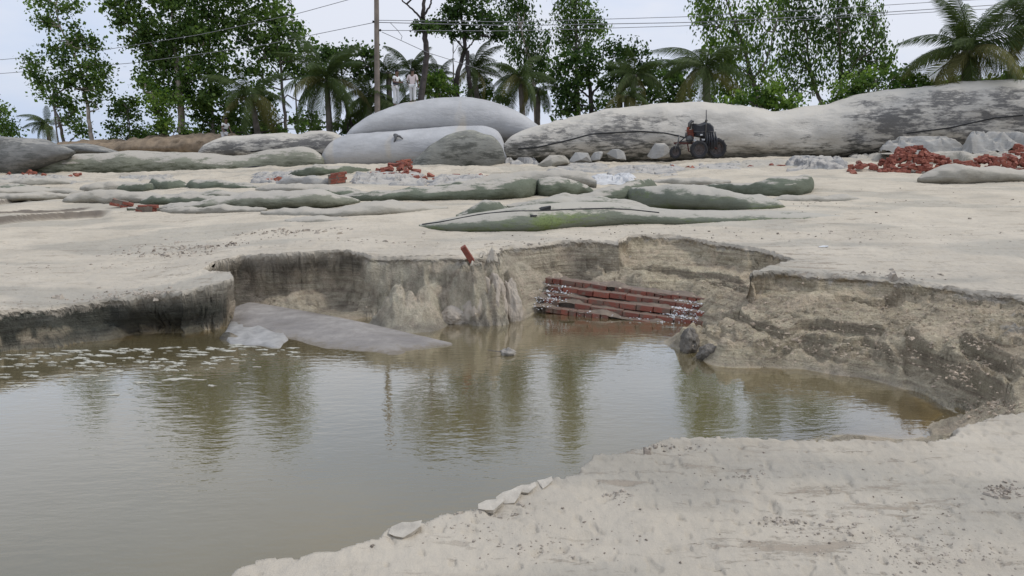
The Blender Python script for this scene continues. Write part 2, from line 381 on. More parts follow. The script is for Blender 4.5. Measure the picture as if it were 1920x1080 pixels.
# floor of the pit: (u, v, z)
FL = [(-500, 700, 0), (-300, 690, 0), (-100, 668, 0), (0, 660, 0), (100, 652, 0), (200, 641, 0), (270, 626, 0.0), (350, 630, 0), (410, 636, 0), (440, 636, .01),
      (0, 640, .12), (100, 630, .14), (200, 618, .10), (330, 615, .04),
      (460, 590, -.03), (450, 572, .06), (480, 612, -.06), (450, 612, -.05), (505, 628, -.12), (520, 605, -.04), (430, 650, -.15), (300, 650, -.15), (150, 670, -.15), (450, 530, .36), (520, 520, .42), (600, 522, .42), (660, 520, .46), (550, 548, .26), (640, 560, .15), (560, 575, .12), (620, 590, .03),
      (700, 560, .14), (690, 590, .02), (740, 600, 0), (600, 610, -.02), (700, 625, -.08), (520, 640, -.05), (680, 680, -.22), (850, 640, -.12),
      (740, 545, .42), (800, 540, .46), (870, 540, .44), (930, 545, .40), (760, 578, .16), (830, 582, .15), (900, 582, .14), (780, 600, .0), (850, 606, 0), (930, 603, 0), (985, 592, .02),
      (985, 560, .22), (960, 520, .52), (1000, 520, .46), (1020, 545, .25),
      (1000, 590, -.02), (1060, 604, -.10), (1150, 612, -.12), (1250, 620, -.12), (1310, 622, -.06), (1080, 575, -.05), (1160, 585, -.05), (1250, 592, -.05),
      (1050, 512, .50), (1120, 518, .46), (1200, 525, .42), (1300, 538, .38), (1360, 548, .40), (1100, 492, .56), (1200, 498, .54), (1300, 510, .52), (1380, 530, .48),
      (1270, 648, .02), (1320, 672, 0), (1400, 690, 0), (1500, 692, 0), (1600, 706, 0), (1700, 732, 0), (1750, 765, 0), (1740, 800, 0), (1700, 822, 0),
      (1300, 622, .14), (1350, 605, .24), (1420, 585, .38), (1420, 555, .50), (1500, 560, .54), (1600, 568, .54), (1680, 590, .44), (1750, 580, .56), (1820, 590, .56), (1900, 600, .60),
      (1400, 640, .22), (1500, 640, .24), (1600, 635, .32), (1700, 635, .40), (1800, 645, .46), (1900, 650, .54), (1480, 672, .09), (1600, 680, .14), (1700, 690, .17), (1800, 705, .24), (1870, 705, .36), (1900, 730, .42),
      (1810, 760, .08), (1850, 752, .20), (1790, 790, .08), (1960, 700, .56), (2100, 700, .62), (1800, 812, .10), (1900, 768, .42),
      (1500, 745, -.22), (1650, 770, -.09), (1300, 715, -.30), (1100, 680, -.30), (1000, 720, -.4), (700, 740, -.5), (400, 780, -.6), (100, 850, -.6), (900, 850, -.5), (1200, 790, -.4),
      (1600, 812, -.03), (1560, 822, .03), (1650, 826, .06), (1400, 800, -.26), (1250, 820, -.4), (1000, 900, -.5), (700, 1000, -.5), (300, 1080, -.6), (-300, 900, -.6), (-400, 760, -.4),
      (1180, 650, -.25), (1000, 650, -.22), (400, 690, -.35), (200, 710, -.4), (0, 730, -.4)]
FP = np.array([atZ(u, v, z) for u, v, z in FL]); FP = np.vstack([FP, [[-12, 3, -.6], [-6, 1.2, -.6], [-2.5, 1.5, -.6], [-14, 6, -.2]]])
def _k(r): return -np.sqrt(r * r + .02)
_n = len(FP); _A = np.zeros((_n + 3, _n + 3)); _dd = np.hypot(FP[:, None, 0] - FP[None, :, 0], FP[:, None, 1] - FP[None, :, 1])
_A[:_n, :_n] = _k(_dd) + np.eye(_n) * .004; _A[:_n, _n:] = np.c_[np.ones(_n), FP[:, :2]]; _A[_n:, :_n] = _A[:_n, _n:].T
_w = np.linalg.solve(_A, np.r_[FP[:, 2], 0, 0, 0])
def floor_z(x, y):
    r = _w[_n] + _w[_n + 1] * x + _w[_n + 2] * y
    for i in range(_n): r = r + _w[i] * _k(np.hypot(x - FP[i, 0], y - FP[i, 1]))
    return r
def _fz(u, v):
    z = .3
    for _ in range(25):
        p = atZ(u, v, z); z = .5 * z + .5 * float(floor_z(np.array(p[0]), np.array(p[1])))
    return atZ(u, v, z)[:2]
LEDGE = [([(1345, 588), (1420, 612), (1470, 621), (1500, 609), (1540, 605), (1600, 611), (1665, 618)], .075, .30), ([(1400, 674), (1460, 666), (1500, 655), (1560, 659), (1620, 660), (1690, 655)], .06, .22),
         ([(1420, 692), (1475, 680), (1560, 688)], .04, .2), ([(1795, 632), (1840, 650), (1880, 668), (1912, 690)], .10, .3), ([(1690, 662), (1760, 675), (1800, 694), (1840, 712), (1880, 722), (1900, 748)], .13, .5),
         ([(1500, 640), (1580, 636), (1660, 642)], .035, .2), ([(630, 568), (690, 556), (730, 548), (765, 560), (790, 580)], .10, .3), ([(440, 552), (520, 549), (590, 553), (650, 548)], .04, .2),
         ([(1010, 505), (1060, 492), (1120, 508)], .07, .3), ([(1180, 500), (1260, 505), (1330, 512), (1400, 530)], .07, .3), ([(1560, 555), (1640, 566), (1700, 560)], .07, .3), ([(1290, 520), (1360, 528), (1420, 545)], .05, .25)]
# little scarps on the left: pixel lines with a drop in front
SC = [([(-80, 385), (0, 374), (60, 366), (110, 359), (142, 357)], .15, 1.2), ([(-80, 401), (0, 397), (100, 392), (180, 386)], .06, .5),
      ([(-80, 418), (0, 408), (100, 399), (213, 391)], .17, 1.3)]
LEDW = [(np.array([_fz(u, v) for u, v in l]), d, f) for l, d, f in LEDGE]
SCW = [(np.array([onG(u, v)[:2] for u, v in l]), d, f) for l, d, f in SC]
def px_of(x, y, z):
    t = y * cp - (z - ZC) * sp; return 960 + FPX * x / t, 540 - FPX * (y * sp + (z - ZC) * cp) / t
LUMPS = [(1060, 478, .6, .16, .12), (1200, 470, .6, .14, .12), (1250, 478, .6, .12, .10), (1330, 500, .5, .16, .1), (1400, 520, .5, .14, .1),   # slumped lumps standing in the pit: (u, v of base, z base, radius, height)
    (905, 560, .35, .24, .42), (885, 590, .10, .2, .25), (940, 575, .25, .16, .30), (925, 545, .4, .15, .34), (860, 600, .02, .2, .22), (965, 590, .03, .13, .22), (790, 596, .02, .16, .12),
    (1110, 500, .55, .16, .16), (1135, 492, .55, .13, .13), (1290, 655, .0, .14, .2), (1325, 668, 0, .12, .16), (1360, 680, 0, .1, .1), (1000, 520, .46, .2, .05)]
EX = {}
def terrain(x, y, detail=True):
    """returns x', y', z, tint, wet"""
    P = plain(x, y)
    u_, v_ = px_of(x, np.maximum(y, .5), P)
    P = P + .05 * fbm(x * .35, y * .35, 1.0, 3) * ss((np.abs(y - 3) + .3) / 9) + .012 * fbm(x * 1.3, y * 2.0, 2.0, 4)
    farr = ss((y - 22) / 6) * ss((60 - y) / 12)
    P = P + farr * (.10 * fbm(x * .5, y * .7, 5.0, 4) + .05 * ridge(x * 1.3, y * 1.6, 2.2, 3))
    for l, dr, fade in SCW:
        yl = np.interp(x / np.maximum(y, 1), l[:, 0] / l[:, 1], l[:, 1]) + .25 * fbm(x * 1.2, x * .3, 4.4, 3)
        q = x / np.maximum(y, 1); e = ss((l[-1, 0] / l[-1, 1] - q) / .02) * ss((q - l[0, 0] / l[0, 1] + .2) / .1)
        P = P - dr * e * ss((yl - y) / .24) * (1 - ss((yl - y) / fade / 2.2))
    # footprints and scuffs
    sc_ = ss((fbm(x * 1.1, y * 1.1, 12.0, 2) - .05) / .35)
    P = P - .013 * sc_ * ss((noise(x * 5.2, y * 4.2, 3.3) - .30) / .18) - .010 * ss((noise(x * 15, y * 13, 8.3) - .40) / .12) + .004 * noise(x * 22, y * 22, .2)
    return _pit(x, y, P)
def _warp(x, y):
    k = .7 * ss((y - 2) / 3)
    return x + (.10 * fbm(x * 1.7, y * 1.7, 3.1, 4) + .014 * noise(x * 9, y * 9, 7.7)) * k, y + (.10 * fbm(x * 1.7, y * 1.7, 9.4, 4) + .014 * noise(x * 9, y * 9, 1.7)) * k
def _squeeze(x, y):
    """moves grid points towards the lip so the steep faces get enough vertices"""
    m = (y > -1) & (y < 13.5) & (x > -13) & (x < 8); wx, wy = _warp(x[m], y[m]); d, w, nx, ny, ins = dist_lip(wx, wy)
    R = .42; q = np.clip(d / R, 0, 1); dn = R * q ** 2.1; mv = np.where(ins & (d < R), d - dn, 0) * ss((y[m] - 3) / 2)
    x = x.copy(); y = y.copy(); x[m] += nx * mv; y[m] += ny * mv; return x, y
def _pit(x, y, P):
    wx, wy = _warp(x, y)
    wall = np.zeros_like(x); z = P.copy(); ox = np.zeros_like(x); oy = np.zeros_like(x); F = np.full_like(x, 9.)
    m = (y > -3) & (y < 15) & (x > -17) & (x < 9)
    if m.any():
        d, w, nx, ny, ins = dist_lip(wx[m], wy[m]); X, Y = x[m], y[m]
        Fm = floor_z(X, Y)
        uu, vv = px_of(X, Y, Fm)
        right = ss((X - 1.6) / .6) * ss((vv - 560) / 40)
        # strata ledges on the right hand slope
        wob = .16 * fbm(X * .8, Y * .8, 6, 3) + .03 * fbm(X * 4, Y * 4, 2.2, 3); SP = .085; q = (Fm + wob) / SP; fr = q - np.floor(q)
        st = (np.floor(q) + ss((fr - .78) / .15)) * SP - wob
        lev = noise(np.floor(q) * 3.1, X * .7, Y * .7); sm = right * ss((lev + .05) / .3) * .9
        Fm = np.where(Fm > 0.0, Fm * (1 - sm) + st * sm, Fm)
        rough = ss((Fm + .02) / .1)
        crumble = ss((fbm(X * 1.1, Y * 1.1, 8.8, 2) + .12) / .3)
        Fm = Fm + rough * (.035 * fbm(X * 4, Y * 4, 5, 4) + crumble * .03 * (ridge(X * 6, Y * 6, 3, 4) - .3))
        cz = ss((noise(X * 7, Y * 7, 2.7) - .02) / .10) * .020 + ss((noise(X * 16, Y * 16, 5.7) - .05) / .10) * .011 + .010 * ridge(X * 10, Y * 10, 7, 3)
        cmask = ss((fbm(X * 1.4 + 3, Y * 1.4, 4.1, 2) + .18) / .25)
        smooth_ = ss((uu - 1430) / 60) * (1 - ss((Fm - .17) / .08)); rough = rough * (1 - .85 * smooth_)
        Fm = Fm + rough * cz * cmask * ss((Y - 5) / 1)
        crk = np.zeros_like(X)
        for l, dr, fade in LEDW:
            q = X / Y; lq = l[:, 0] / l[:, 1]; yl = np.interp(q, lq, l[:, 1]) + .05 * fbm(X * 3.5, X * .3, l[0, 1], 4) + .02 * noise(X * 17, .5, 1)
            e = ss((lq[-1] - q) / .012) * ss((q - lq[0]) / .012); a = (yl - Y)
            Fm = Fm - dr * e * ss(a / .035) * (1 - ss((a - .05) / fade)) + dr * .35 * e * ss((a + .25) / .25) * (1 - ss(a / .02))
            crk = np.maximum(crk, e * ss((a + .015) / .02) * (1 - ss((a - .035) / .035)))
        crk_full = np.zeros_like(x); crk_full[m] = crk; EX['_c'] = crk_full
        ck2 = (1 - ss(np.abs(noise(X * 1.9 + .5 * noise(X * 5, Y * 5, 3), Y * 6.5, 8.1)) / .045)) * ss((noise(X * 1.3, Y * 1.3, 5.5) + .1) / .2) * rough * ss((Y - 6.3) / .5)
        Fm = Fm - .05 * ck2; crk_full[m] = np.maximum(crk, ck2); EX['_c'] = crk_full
        for (lu, lv, lz, lr, lh) in LUMPS:
            c = atZ(lu, lv, lz); dd = np.hypot(X - c[0], (Y - c[1] - lr * .4) / .9) / lr * (1 + .45 * noise(X * 7, Y * 7, lu))
            Fm = np.maximum(Fm, Fm + lh * (1 - ss((dd - .45) / .75)) * (1 + .35 * noise(X * 11, Y * 11, lv)))
        # vertical flow grooves where dry sand poured over
        pour = ss((uu - 670) / 40) * ss((1000 - uu) / 60) * ss((Y - 9) / .5)
        Pm = P[m]; t = ss(d / np.maximum(w, .02)); low = Pm - Fm
        sl = ss((d / np.maximum(w, .02)) ** .8)
        zz = Pm * (1 - sl) + Fm * sl
        groove = pour * ss(d / .25) * (1 - ss((d - w * 1.3) / .3)) * (.07 * ridge(uu / 14, vv / 160., 3, 3) - .02)
        pr_full = np.zeros_like(x); pr_full[m] = pour; EX['pour'] = pr_full
        zz = zz + groove + pour * ss(d / .08) * (1 - ss((d - w * 1.2) / .4)) * ss(d / .2) * (.16 * noise(uu / 75, 1.5, .4) + .03 * noise(uu / 15, vv / 60, 2.4))
        near = Y < 6.3
        rough_w = 4 * t * (1 - t)
        zz = zz + rough_w * .05 * fbm(X * 9, Y * 9, zz * 9, 3)
        zz = np.where(ins, zz, Pm)
        # undercut: push lower part of steep walls back under the lip
        und = np.where(ins & (w < .3), (1 - ss((d - w) / .35)) * ss(d / w) * (.02 + .07 * ss((.13 - w) / .06) + .07 * np.clip(noise(X * 2.2, Y * 2.2, 4.4) + .3, 0, 1)), 0) * ss((low - .15) / .2)
        # the dark hollow in the left bank
        cvx = atZ(300, 628, 0); hol = np.exp(-((X - cvx[0]) / .36) ** 2) * np.exp(-((zz - .02) / .14) ** 2); und = und + np.where(ins, hol * .32 * (1 - ss((d - .35) / .25)), 0)
        rel = rough_w ** .5 * ss(low / .15) * (.055 * fbm(X * 3.2, Y * 3.2, zz * 5, 4) + .022 * noise(X * 1.5, Y * 1.5, zz * 16) + .012 * noise(X * 14, Y * 14, zz * 22))
        und = und + np.where(ins & (w < .45), rel, 0)
        und = np.where(near, und * .3, und)
        ox[m] = nx * und; oy[m] = ny * und
        lipd = np.where(ins, 0, np.exp(-(d / .10) ** 2)); zz = zz + lipd * (.012 * noise(X * 14, Y * 14, 2) + .010)
        # crumbling edge clods just outside the lip
        z[m] = zz; wall[m] = np.where(ins, 1, 0) * ss(d / .03); F[m] = np.where(ins, Fm, 9.)
    # sand colour, with crack shade painted in: dry pale top, damp grey walls, brown mud at the water
    dry = np.array([.452, .404, .328]); n = fbm(x * .8, y * .8, 21, 4)[:, None]
    warm = ss((y - 8) / 10)[:, None]
    T = dry * (1 + .10 * n) * (1 - warm * np.array([0, .01, .035]))
    nn = fbm(x * 3, y * 3, z * 6, 4)
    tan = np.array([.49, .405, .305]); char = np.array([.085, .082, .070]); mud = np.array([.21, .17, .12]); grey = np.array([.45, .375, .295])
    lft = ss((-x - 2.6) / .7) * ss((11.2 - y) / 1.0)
    depth_b = P - z
    cliff = wall
    wcol = grey[None] * np.ones((len(x), 1))
    rt = ss((x - 1.2) / .9)[:, None]; wcol = wcol * (1 - rt) + tan[None] * rt
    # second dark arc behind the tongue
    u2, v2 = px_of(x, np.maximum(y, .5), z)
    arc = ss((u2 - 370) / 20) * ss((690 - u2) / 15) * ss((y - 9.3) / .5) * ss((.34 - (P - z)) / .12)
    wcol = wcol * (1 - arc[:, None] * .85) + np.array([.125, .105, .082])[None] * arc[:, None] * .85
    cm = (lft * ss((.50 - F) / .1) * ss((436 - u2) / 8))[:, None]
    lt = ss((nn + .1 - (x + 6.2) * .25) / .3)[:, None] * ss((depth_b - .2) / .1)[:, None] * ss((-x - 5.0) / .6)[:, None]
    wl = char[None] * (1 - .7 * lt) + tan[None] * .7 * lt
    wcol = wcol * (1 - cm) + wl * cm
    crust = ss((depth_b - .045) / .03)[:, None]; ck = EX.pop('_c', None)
    if ck is not None: wcol = wcol * (1 - .30 * ck[:, None])  # ledge and crack recesses: their shade painted into the wall colour, along with damp
    wetl = ss((.13 + .04 * nn - z) / .10) * (y < 15) * (wall > .3)
    wcol = wcol * (1 - .45 * wetl[:, None]) + mud[None] * .45 * wetl[:, None]
    uw = ss((-z) / .04)[:, None]; wcol = wcol * (1 - uw) + np.array([.34, .26, .16])[None] * uw
    T = T * (1 + .17 * ss((y - 7) / 8)[:, None] * np.array([1, .99, .98]))
    wet = np.clip(wetl + .25 * cliff * crust[:, 0], 0, 1)
    # faint damp grey bands on the upper beach
    gb = ss((fbm(x * .25, y * .6, 33, 3) - .08) / .3)[:, None] * (1 - cliff[:, None])
    T = T * (1 - gb * np.array([.17, .15, .13]))
    # scarps, darker along their fronts
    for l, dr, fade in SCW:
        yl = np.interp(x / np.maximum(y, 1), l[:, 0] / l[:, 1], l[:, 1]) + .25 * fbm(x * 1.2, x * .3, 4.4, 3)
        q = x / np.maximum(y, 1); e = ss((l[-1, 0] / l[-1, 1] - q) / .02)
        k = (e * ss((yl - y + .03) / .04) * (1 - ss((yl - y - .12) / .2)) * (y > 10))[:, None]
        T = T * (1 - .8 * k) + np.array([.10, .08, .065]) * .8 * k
    EX.setdefault('pour', np.zeros_like(x)); po = EX['pour'] if len(EX['pour']) == len(x) else np.zeros_like(x); EX['pour'] = po
    wcol = wcol * (1 - po[:, None] * .8) + np.array([.47, .405, .325])[None] * po[:, None] * .8 * (1 - .45 * wetl[:, None])
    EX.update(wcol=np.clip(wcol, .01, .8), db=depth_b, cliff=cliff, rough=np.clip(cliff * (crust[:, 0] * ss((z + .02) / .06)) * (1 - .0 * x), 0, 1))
    return x + ox, y + oy, z, np.clip(T, .01, .8), wet

th = np.concatenate([np.radians(np.linspace(-40, 40, 760)), np.radians(np.linspace(41.5, 318.5, 90))])
rr = np.concatenate([[.25, .6, 1.0, 1.4, 1.8], np.geomspace(2.1, 7.2, 230), np.geomspace(7.25, 13.0, 300), np.geomspace(13.1, 40, 320), np.geomspace(41, 3500, 40)])
TH, RR = np.meshgrid(th, rr); X0 = (np.sin(TH) * RR).ravel(); Y0 = (np.cos(TH) * RR).ravel()
X0, Y0 = _squeeze(X0, Y0)
X1, Y1, Z1, T1, W1 = terrain(X0, Y0)
nc, nr_ = len(th), len(rr)
i = np.arange(nr_ - 1)[:, None] * nc; j = np.arange(nc)[None, :]; j2 = (j + 1) % nc
Q = np.stack([i + j, i + j2, i + nc + j2, i + nc + j], -1).reshape(-1, 4)[:, ::-1]
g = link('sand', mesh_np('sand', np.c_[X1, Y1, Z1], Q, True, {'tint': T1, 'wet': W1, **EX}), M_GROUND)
tag(g, kind='structure')
def gz(x, y):
    a = terrain(np.array([float(x)]), np.array([float(y)])); return float(a[2][0])
# pond water
xs = np.arange(-14.5, 6.2, .06); ys = np.arange(.2, 12.4, .06); XX, YY = np.meshgrid(xs, ys)
_, _, zt, _, _ = terrain(XX.ravel(), YY.ravel()); zt = zt.reshape(XX.shape)
low = zt < .05; cell = low[:-1, :-1] | low[1:, :-1] | low[:-1, 1:] | low[1:, 1:]
ii, jj = np.nonzero(cell); n2 = len(xs)
Qw = np.stack([ii * n2 + jj, ii * n2 + jj + 1, (ii + 1) * n2 + jj + 1, (ii + 1) * n2 + jj], -1)
used, inv = np.unique(Qw, return_inverse=True); Vw = np.c_[XX.ravel(), YY.ravel(), np.zeros(XX.size)][used]
dep = np.clip(-zt.ravel()[used], 0, 2)
wat = link('pond_water', mesh_np('pond_water', Vw, inv.reshape(-1, 4), True, {'depth': dep}), M_WATER); tag(wat, kind='structure')

# ------------------------------------------------------------------ bags
BVH = {}
def smooth1(a, k):
    for _ in range(k):
        b = a.copy(); b[1:-1] = (a[:-2] + 2 * a[1:-1] + a[2:]) / 4; a = b
    return a
def bag(name, label, cat, pts, D, dp, mat, group=None, bury=.0, wr=.05, ns=80, nrd=30, p=2.3, kind=None, wfreq=1.0, off=0, lean=0.0):
    """pts (u, v_top, v_bottom); D = contact distance at left and right (or None: from the ground line); dp = thickness in depth"""
    pts = np.array(pts, float); s = (1 - np.cos(np.linspace(0, math.pi, ns))) / 2
    if len(pts) > 2 and pts[-1, 0] - pts[0, 0] > 0: s = .5 * s + .5 * np.linspace(0, 1, ns)
    U = pts[0, 0] + (pts[-1, 0] - pts[0, 0]) * s
    VT = smooth1(np.interp(U, pts[:, 0], pts[:, 1]), 6); VB = smooth1(np.interp(U, pts[:, 0], pts[:, 2]), 6)
    if D is None:
        Df = np.array([onG(u, v)[1] for u, v in zip(U, VB)])
        Df = smooth1(Df, 12)
    else: Df = np.interp(s, np.linspace(0, 1, len(D)), D)
    e = np.clip(1 - np.abs(2 * s - 1) ** 4, 0, 1) ** .5
    V = np.zeros((ns, nrd, 3)); a = np.linspace(0, 2 * math.pi, nrd, endpoint=False) + .3
    for k in range(ns):
        th_ = dp * (.25 + .75 * e[k]) * min(1.0, .35 + abs(VB[k] - VT[k]) / (np.max(VB - VT) + .1))
        yc = Df[k] + th_ * .42; top = atY(U[k], VT[k], yc); bot = atY(U[k], VB[k], Df[k])
        zb = bot[2] - bury * e[k]; h = max(top[2] - zb, .02)
        ca, sa_ = np.cos(a), np.sin(a)
        yy = np.sign(ca) * np.abs(ca) ** (2 / p); zz = np.sign(sa_) * np.abs(sa_) ** (2 / p)
        zz = np.where(zz < 0, zz * .96, zz); wd = 1 - .12 * np.clip(zz, 0, 1)
        V[k, :, 0] = top[0] * 1.0; V[k, :, 1] = yc + th_ / 2 * yy * wd + lean * (zz + 1) * h / 2; V[k, :, 2] = zb + h * (zz + 1) / 2
    V = V.reshape(-1, 3)
    # wrinkles
    c = V.reshape(ns, nrd, 3).mean(1, keepdims=True); n = V.reshape(ns, nrd, 3) - c; n /= (np.linalg.norm(n, axis=2, keepdims=True) + 1e-6)
    f = wfreq; x, y, z = V[:, 0], V[:, 1], V[:, 2]
    am = wr * (fbm(x * .6 * f + off, y * .6 * f, z * 1.1 * f, 3) * 1.2 + .35 * ridge(x * 1.4 * f + off, y * 1.0 * f, z * 2.6 * f, 3))
    taper = np.repeat(e, nrd)
    V = V + n.reshape(-1, 3) * (am * taper)[:, None]
    Q = []
    for k in range(ns - 1):
        for j in range(nrd): Q.append((k * nrd + j, k * nrd + (j + 1) % nrd, (k + 1) * nrd + (j + 1) % nrd, (k + 1) * nrd + j))
    # end caps as quads collapsing
    Vl = list(V); c0 = len(Vl); Vl.append(V[:nrd].mean(0)); Vl.append(V[-nrd:].mean(0))
    o = np.array([c[:, 0, 0].mean(), c[:, 0, 1].mean(), V[:, 2].min()])
    for j in range(0, nrd, 2):
        Q.append((c0, (j + 2) % nrd, j + 1, j)); b = (ns - 1) * nrd; Q.append((c0 + 1, b + j, b + j + 1, b + (j + 2) % nrd))
    Vl = np.array(Vl); me = mesh_np(name, Vl - o, np.array(Q)[:, ::-1])
    ob = link(name, me, mat, None, o); tag(ob, label, cat, group, kind)
    ob['_k'] = 1; del ob['_k']
    BVH[ob.name] = BVHTree.FromPolygons([Vector(v) for v in Vl], [tuple(map(int, q)) for q in Q])
    return ob
def hit(ob, u, v):
    d = Vector(ray(u, v)).normalized(); h = BVH[ob.name].ray_cast(Vector((0, 0, ZC)), d)
    return h[0]
def seam(ob, pts, r=.018, name='seam'):
    P = []; us = np.array(pts, float); tt = np.linspace(0, 1, 40); k = np.linspace(0, 1, len(us))
    for t in tt:
        u = np.interp(t, k, us[:, 0]); v = np.interp(t, k, us[:, 1]); h = hit(ob, u, v)
        if h is not None: P.append(h - ob.location)
    if len(P) > 3:
        P = [P[0]] + [(P[i - 1] + P[i] + P[i + 1]) / 3 for i in range(1, len(P) - 1)] + [P[-1]]
        m = MB(); m.tube(P, r, 6); return m.obj(name, M_BLACK, ob, True)

GREY = mat_bag(base=(.47, .462, .45), bands=.45, sa=.0)
MOSS = mat_bag(base=(.22, .215, .185), sa=.55, stain=(.045, .045, .038), algae=(.062, .072, .040), al=.85, top=.42, topcol=(.34, .33, .27), ash=(-.2, .6))
LONG = mat_bag(base=(.56, .52, .45), sa=.78, pale=(7.3, 14.5), stain=(.06, .058, .056), algae=(.085, .085, .062), al=.85, top=.62, topcol=(.62, .57, .485), ash=(-.05, .45))
LONGR = mat_bag(base=(.37, .35, .31), sa=.80, stain=(.06, .058, .056), algae=(.10, .095, .075), al=.8, top=.42, topcol=(.50, .465, .41), ash=(-.3, .45))
GRN = mat_bag(base=(.22, .22, .165), sa=.25, stain=(.08, .085, .055), algae=(.068, .072, .040), al=.92, top=.62, topcol=(.49, .445, .375), ash=(.1, .9))
LGRN = mat_bag(base=(.145, .158, .115), sa=.3, stain=(.06, .07, .045), algae=(.075, .085, .05), al=.7, top=.52, topcol=(.48, .435, .365), ash=(.0, .75))
LIMEY = mat_bag(base=(.17, .18, .135), sa=.38, stain=(.095, .12, .045), algae=(.16, .205, .028), al=.75, top=.58, topcol=(.48, .44, .37), ash=(-.1, .55))
BEIGE = mat_bag(base=(.33, .305, .25), sa=.2, stain=(.2, .18, .14), algae=(.24, .22, .17), al=.7, top=.75, topcol=(.48, .435, .36), ash=(-.1, .8))
DGREY = mat_bag(base=(.21, .205, .19), sa=.7, stain=(.06, .06, .055), algae=(.085, .09, .065), al=.6, top=.35, topcol=(.36, .34, .30), ash=(-.2, .6))
WHT = mat_bag(base=(.34, .325, .295), sa=.3, stain=(.2, .2, .19), top=.4, topcol=(.49, .445, .375))
t_ = NT('wet_geotextile'); _p = t_.pos(); _s = t_.noise(_p, 2.4, 5, .6, (.5, 1.6, 1)); _f = t_.noise(_p, 9, 6, .7); _z = t_.n('ShaderNodeSeparateXYZ', {0: _p}).outputs['Z']
_c = t_.mix(t_.ramp(_s, .36, .62), (.19, .165, .14), (.31, .28, .245)); _c = t_.mix(t_.ramp(_f, .42, .66, 0, .5), _c, (.15, .13, .11)); _c = t_.mix(t_.ramp(t_.math('ADD', _z, t_.ramp(_f, .3, .7, -.03, .03)), .0, .035, 1, 0), _c, (.16, .13, .09))
WETG = t_.out(t_.pr(_c, t_.ramp(_s, .35, .6, .35, .7), t_.bump(_f, .6, .02, t_.bump(_s, .6, .05))))

BG = 'big sand filled geotextile tubes along the head of the beach'
mound = bag('earth_mound', 'low brown earth embankment behind the long tubes at left', 'mound', [(110, 268, 292), (170, 264, 296), (240, 267, 296), (270, 259, 296), (330, 256, 296), (400, 253, 296), (470, 256, 296), (560, 262, 294)], [42, 40], 3.5, M_EARTH, wr=.22, wfreq=3)
bag('sand_tube', 'small grey tube just behind the pointed tip of the leftmost tube', 'sandbag', [(60, 280, 292), (120, 270, 292), (160, 268, 290), (215, 282, 290), (228, 288, 290)], [37, 37], 1.6, DGREY, BG)
backb = bag('sand_tube', 'white topped black streaked tube lying behind the long left tube', 'sandbag', [(372, 287, 294), (385, 272, 298), (420, 256, 300), (480, 253, 302), (560, 252, 304), (590, 246, 304), (625, 248, 302), (650, 262, 298), (665, 280, 296)], [37.5, 37.5], 2.4, LONG, BG, wr=.10)
seam(backb, [(470, 284), (530, 279), (590, 282), (610, 292)], .03)
leftb = bag('sand_tube', 'dark grey tube at the left edge tapering to a point on the right', 'sandbag', [(-170, 270, 330), (-90, 262, 332), (0, 258, 332), (50, 261, 326), (80, 265, 306), (108, 271, 292), (138, 283, 286)], [31.5, 33.6], 2.6, DGREY, BG, wr=.12, bury=.3)
longl = bag('sand_tube', 'long low tube with white top and mossy green flank at left', 'sandbag', [(44, 326, 332), (56, 306, 334), (78, 294, 334), (150, 289, 335), (250, 283, 336), (330, 286, 338), (400, 292, 337), (460, 290, 334), (520, 279, 330), (570, 276, 324), (597, 284, 318), (606, 297, 312)], [33.8, 34.2], 2.3, GRN, BG, wr=.09, bury=.3)
seam(longl, [(330, 327), (370, 322), (430, 320), (480, 312), (540, 318)], .035)
topb = bag('sand_tube', 'smooth light grey tube lying on top of the stack below the two men', 'sandbag', [(646, 258, 262), (662, 238, 262), (700, 213, 262), (760, 193, 262), (820, 184, 260), (880, 182, 262), (925, 190, 266), (960, 204, 270), (990, 221, 270), (1018, 241, 262)], [36.3, 37.2], 3.0, GREY, BG, wr=.045)
lowb = bag('sand_tube', 'smooth light grey tube under the uppermost tube of the stack', 'sandbag', [(600, 308, 316), (606, 286, 318), (622, 266, 319), (650, 254, 319), (720, 246, 316), (800, 241, 312), (860, 236, 310), (905, 234, 310), (935, 246, 310), (948, 270, 306), (950, 290, 300)], [35, 35], 3.0, GREY, BG, wr=.05, bury=.1, off=3)
mossb = bag('sand_tube', 'dark mossy bag end slumped in front of the grey stack', 'sandbag', [(758, 326, 334), (778, 302, 338), (810, 268, 338), (850, 250, 336), (890, 246, 334), (925, 256, 326), (943, 276, 312), (946, 290, 302)], [32.6, 33.2], 2.3, MOSS, BG, wr=.10, bury=.2, p=2.0, off=9)
longr = bag('sand_tube', 'huge pale tube with black stains, running behind the machine to the right edge', 'sandbag', [(945, 270, 296), (960, 252, 300), (1000, 238, 302), (1060, 222, 302), (1150, 204, 302), (1250, 192, 300), (1330, 193, 299), (1440, 207, 297), (1500, 206, 294), (1560, 193, 290), (1640, 172, 284), (1760, 160, 280), (1850, 152, 278), (1920, 150, 278), (2050, 148, 280), (2250, 165, 285)], [35, 36, 35.5, 34, 33], 4.0, LONG, BG, wr=.12, bury=.35, ns=220, nrd=44, wfreq=1.0)
seam(longr, [(972, 279), (1010, 276), (1070, 262), (1110, 251), (1200, 246), (1250, 250), (1285, 258)], .035)
seam(longr, [(1700, 250), (1780, 240), (1860, 222), (1918, 216)], .03)

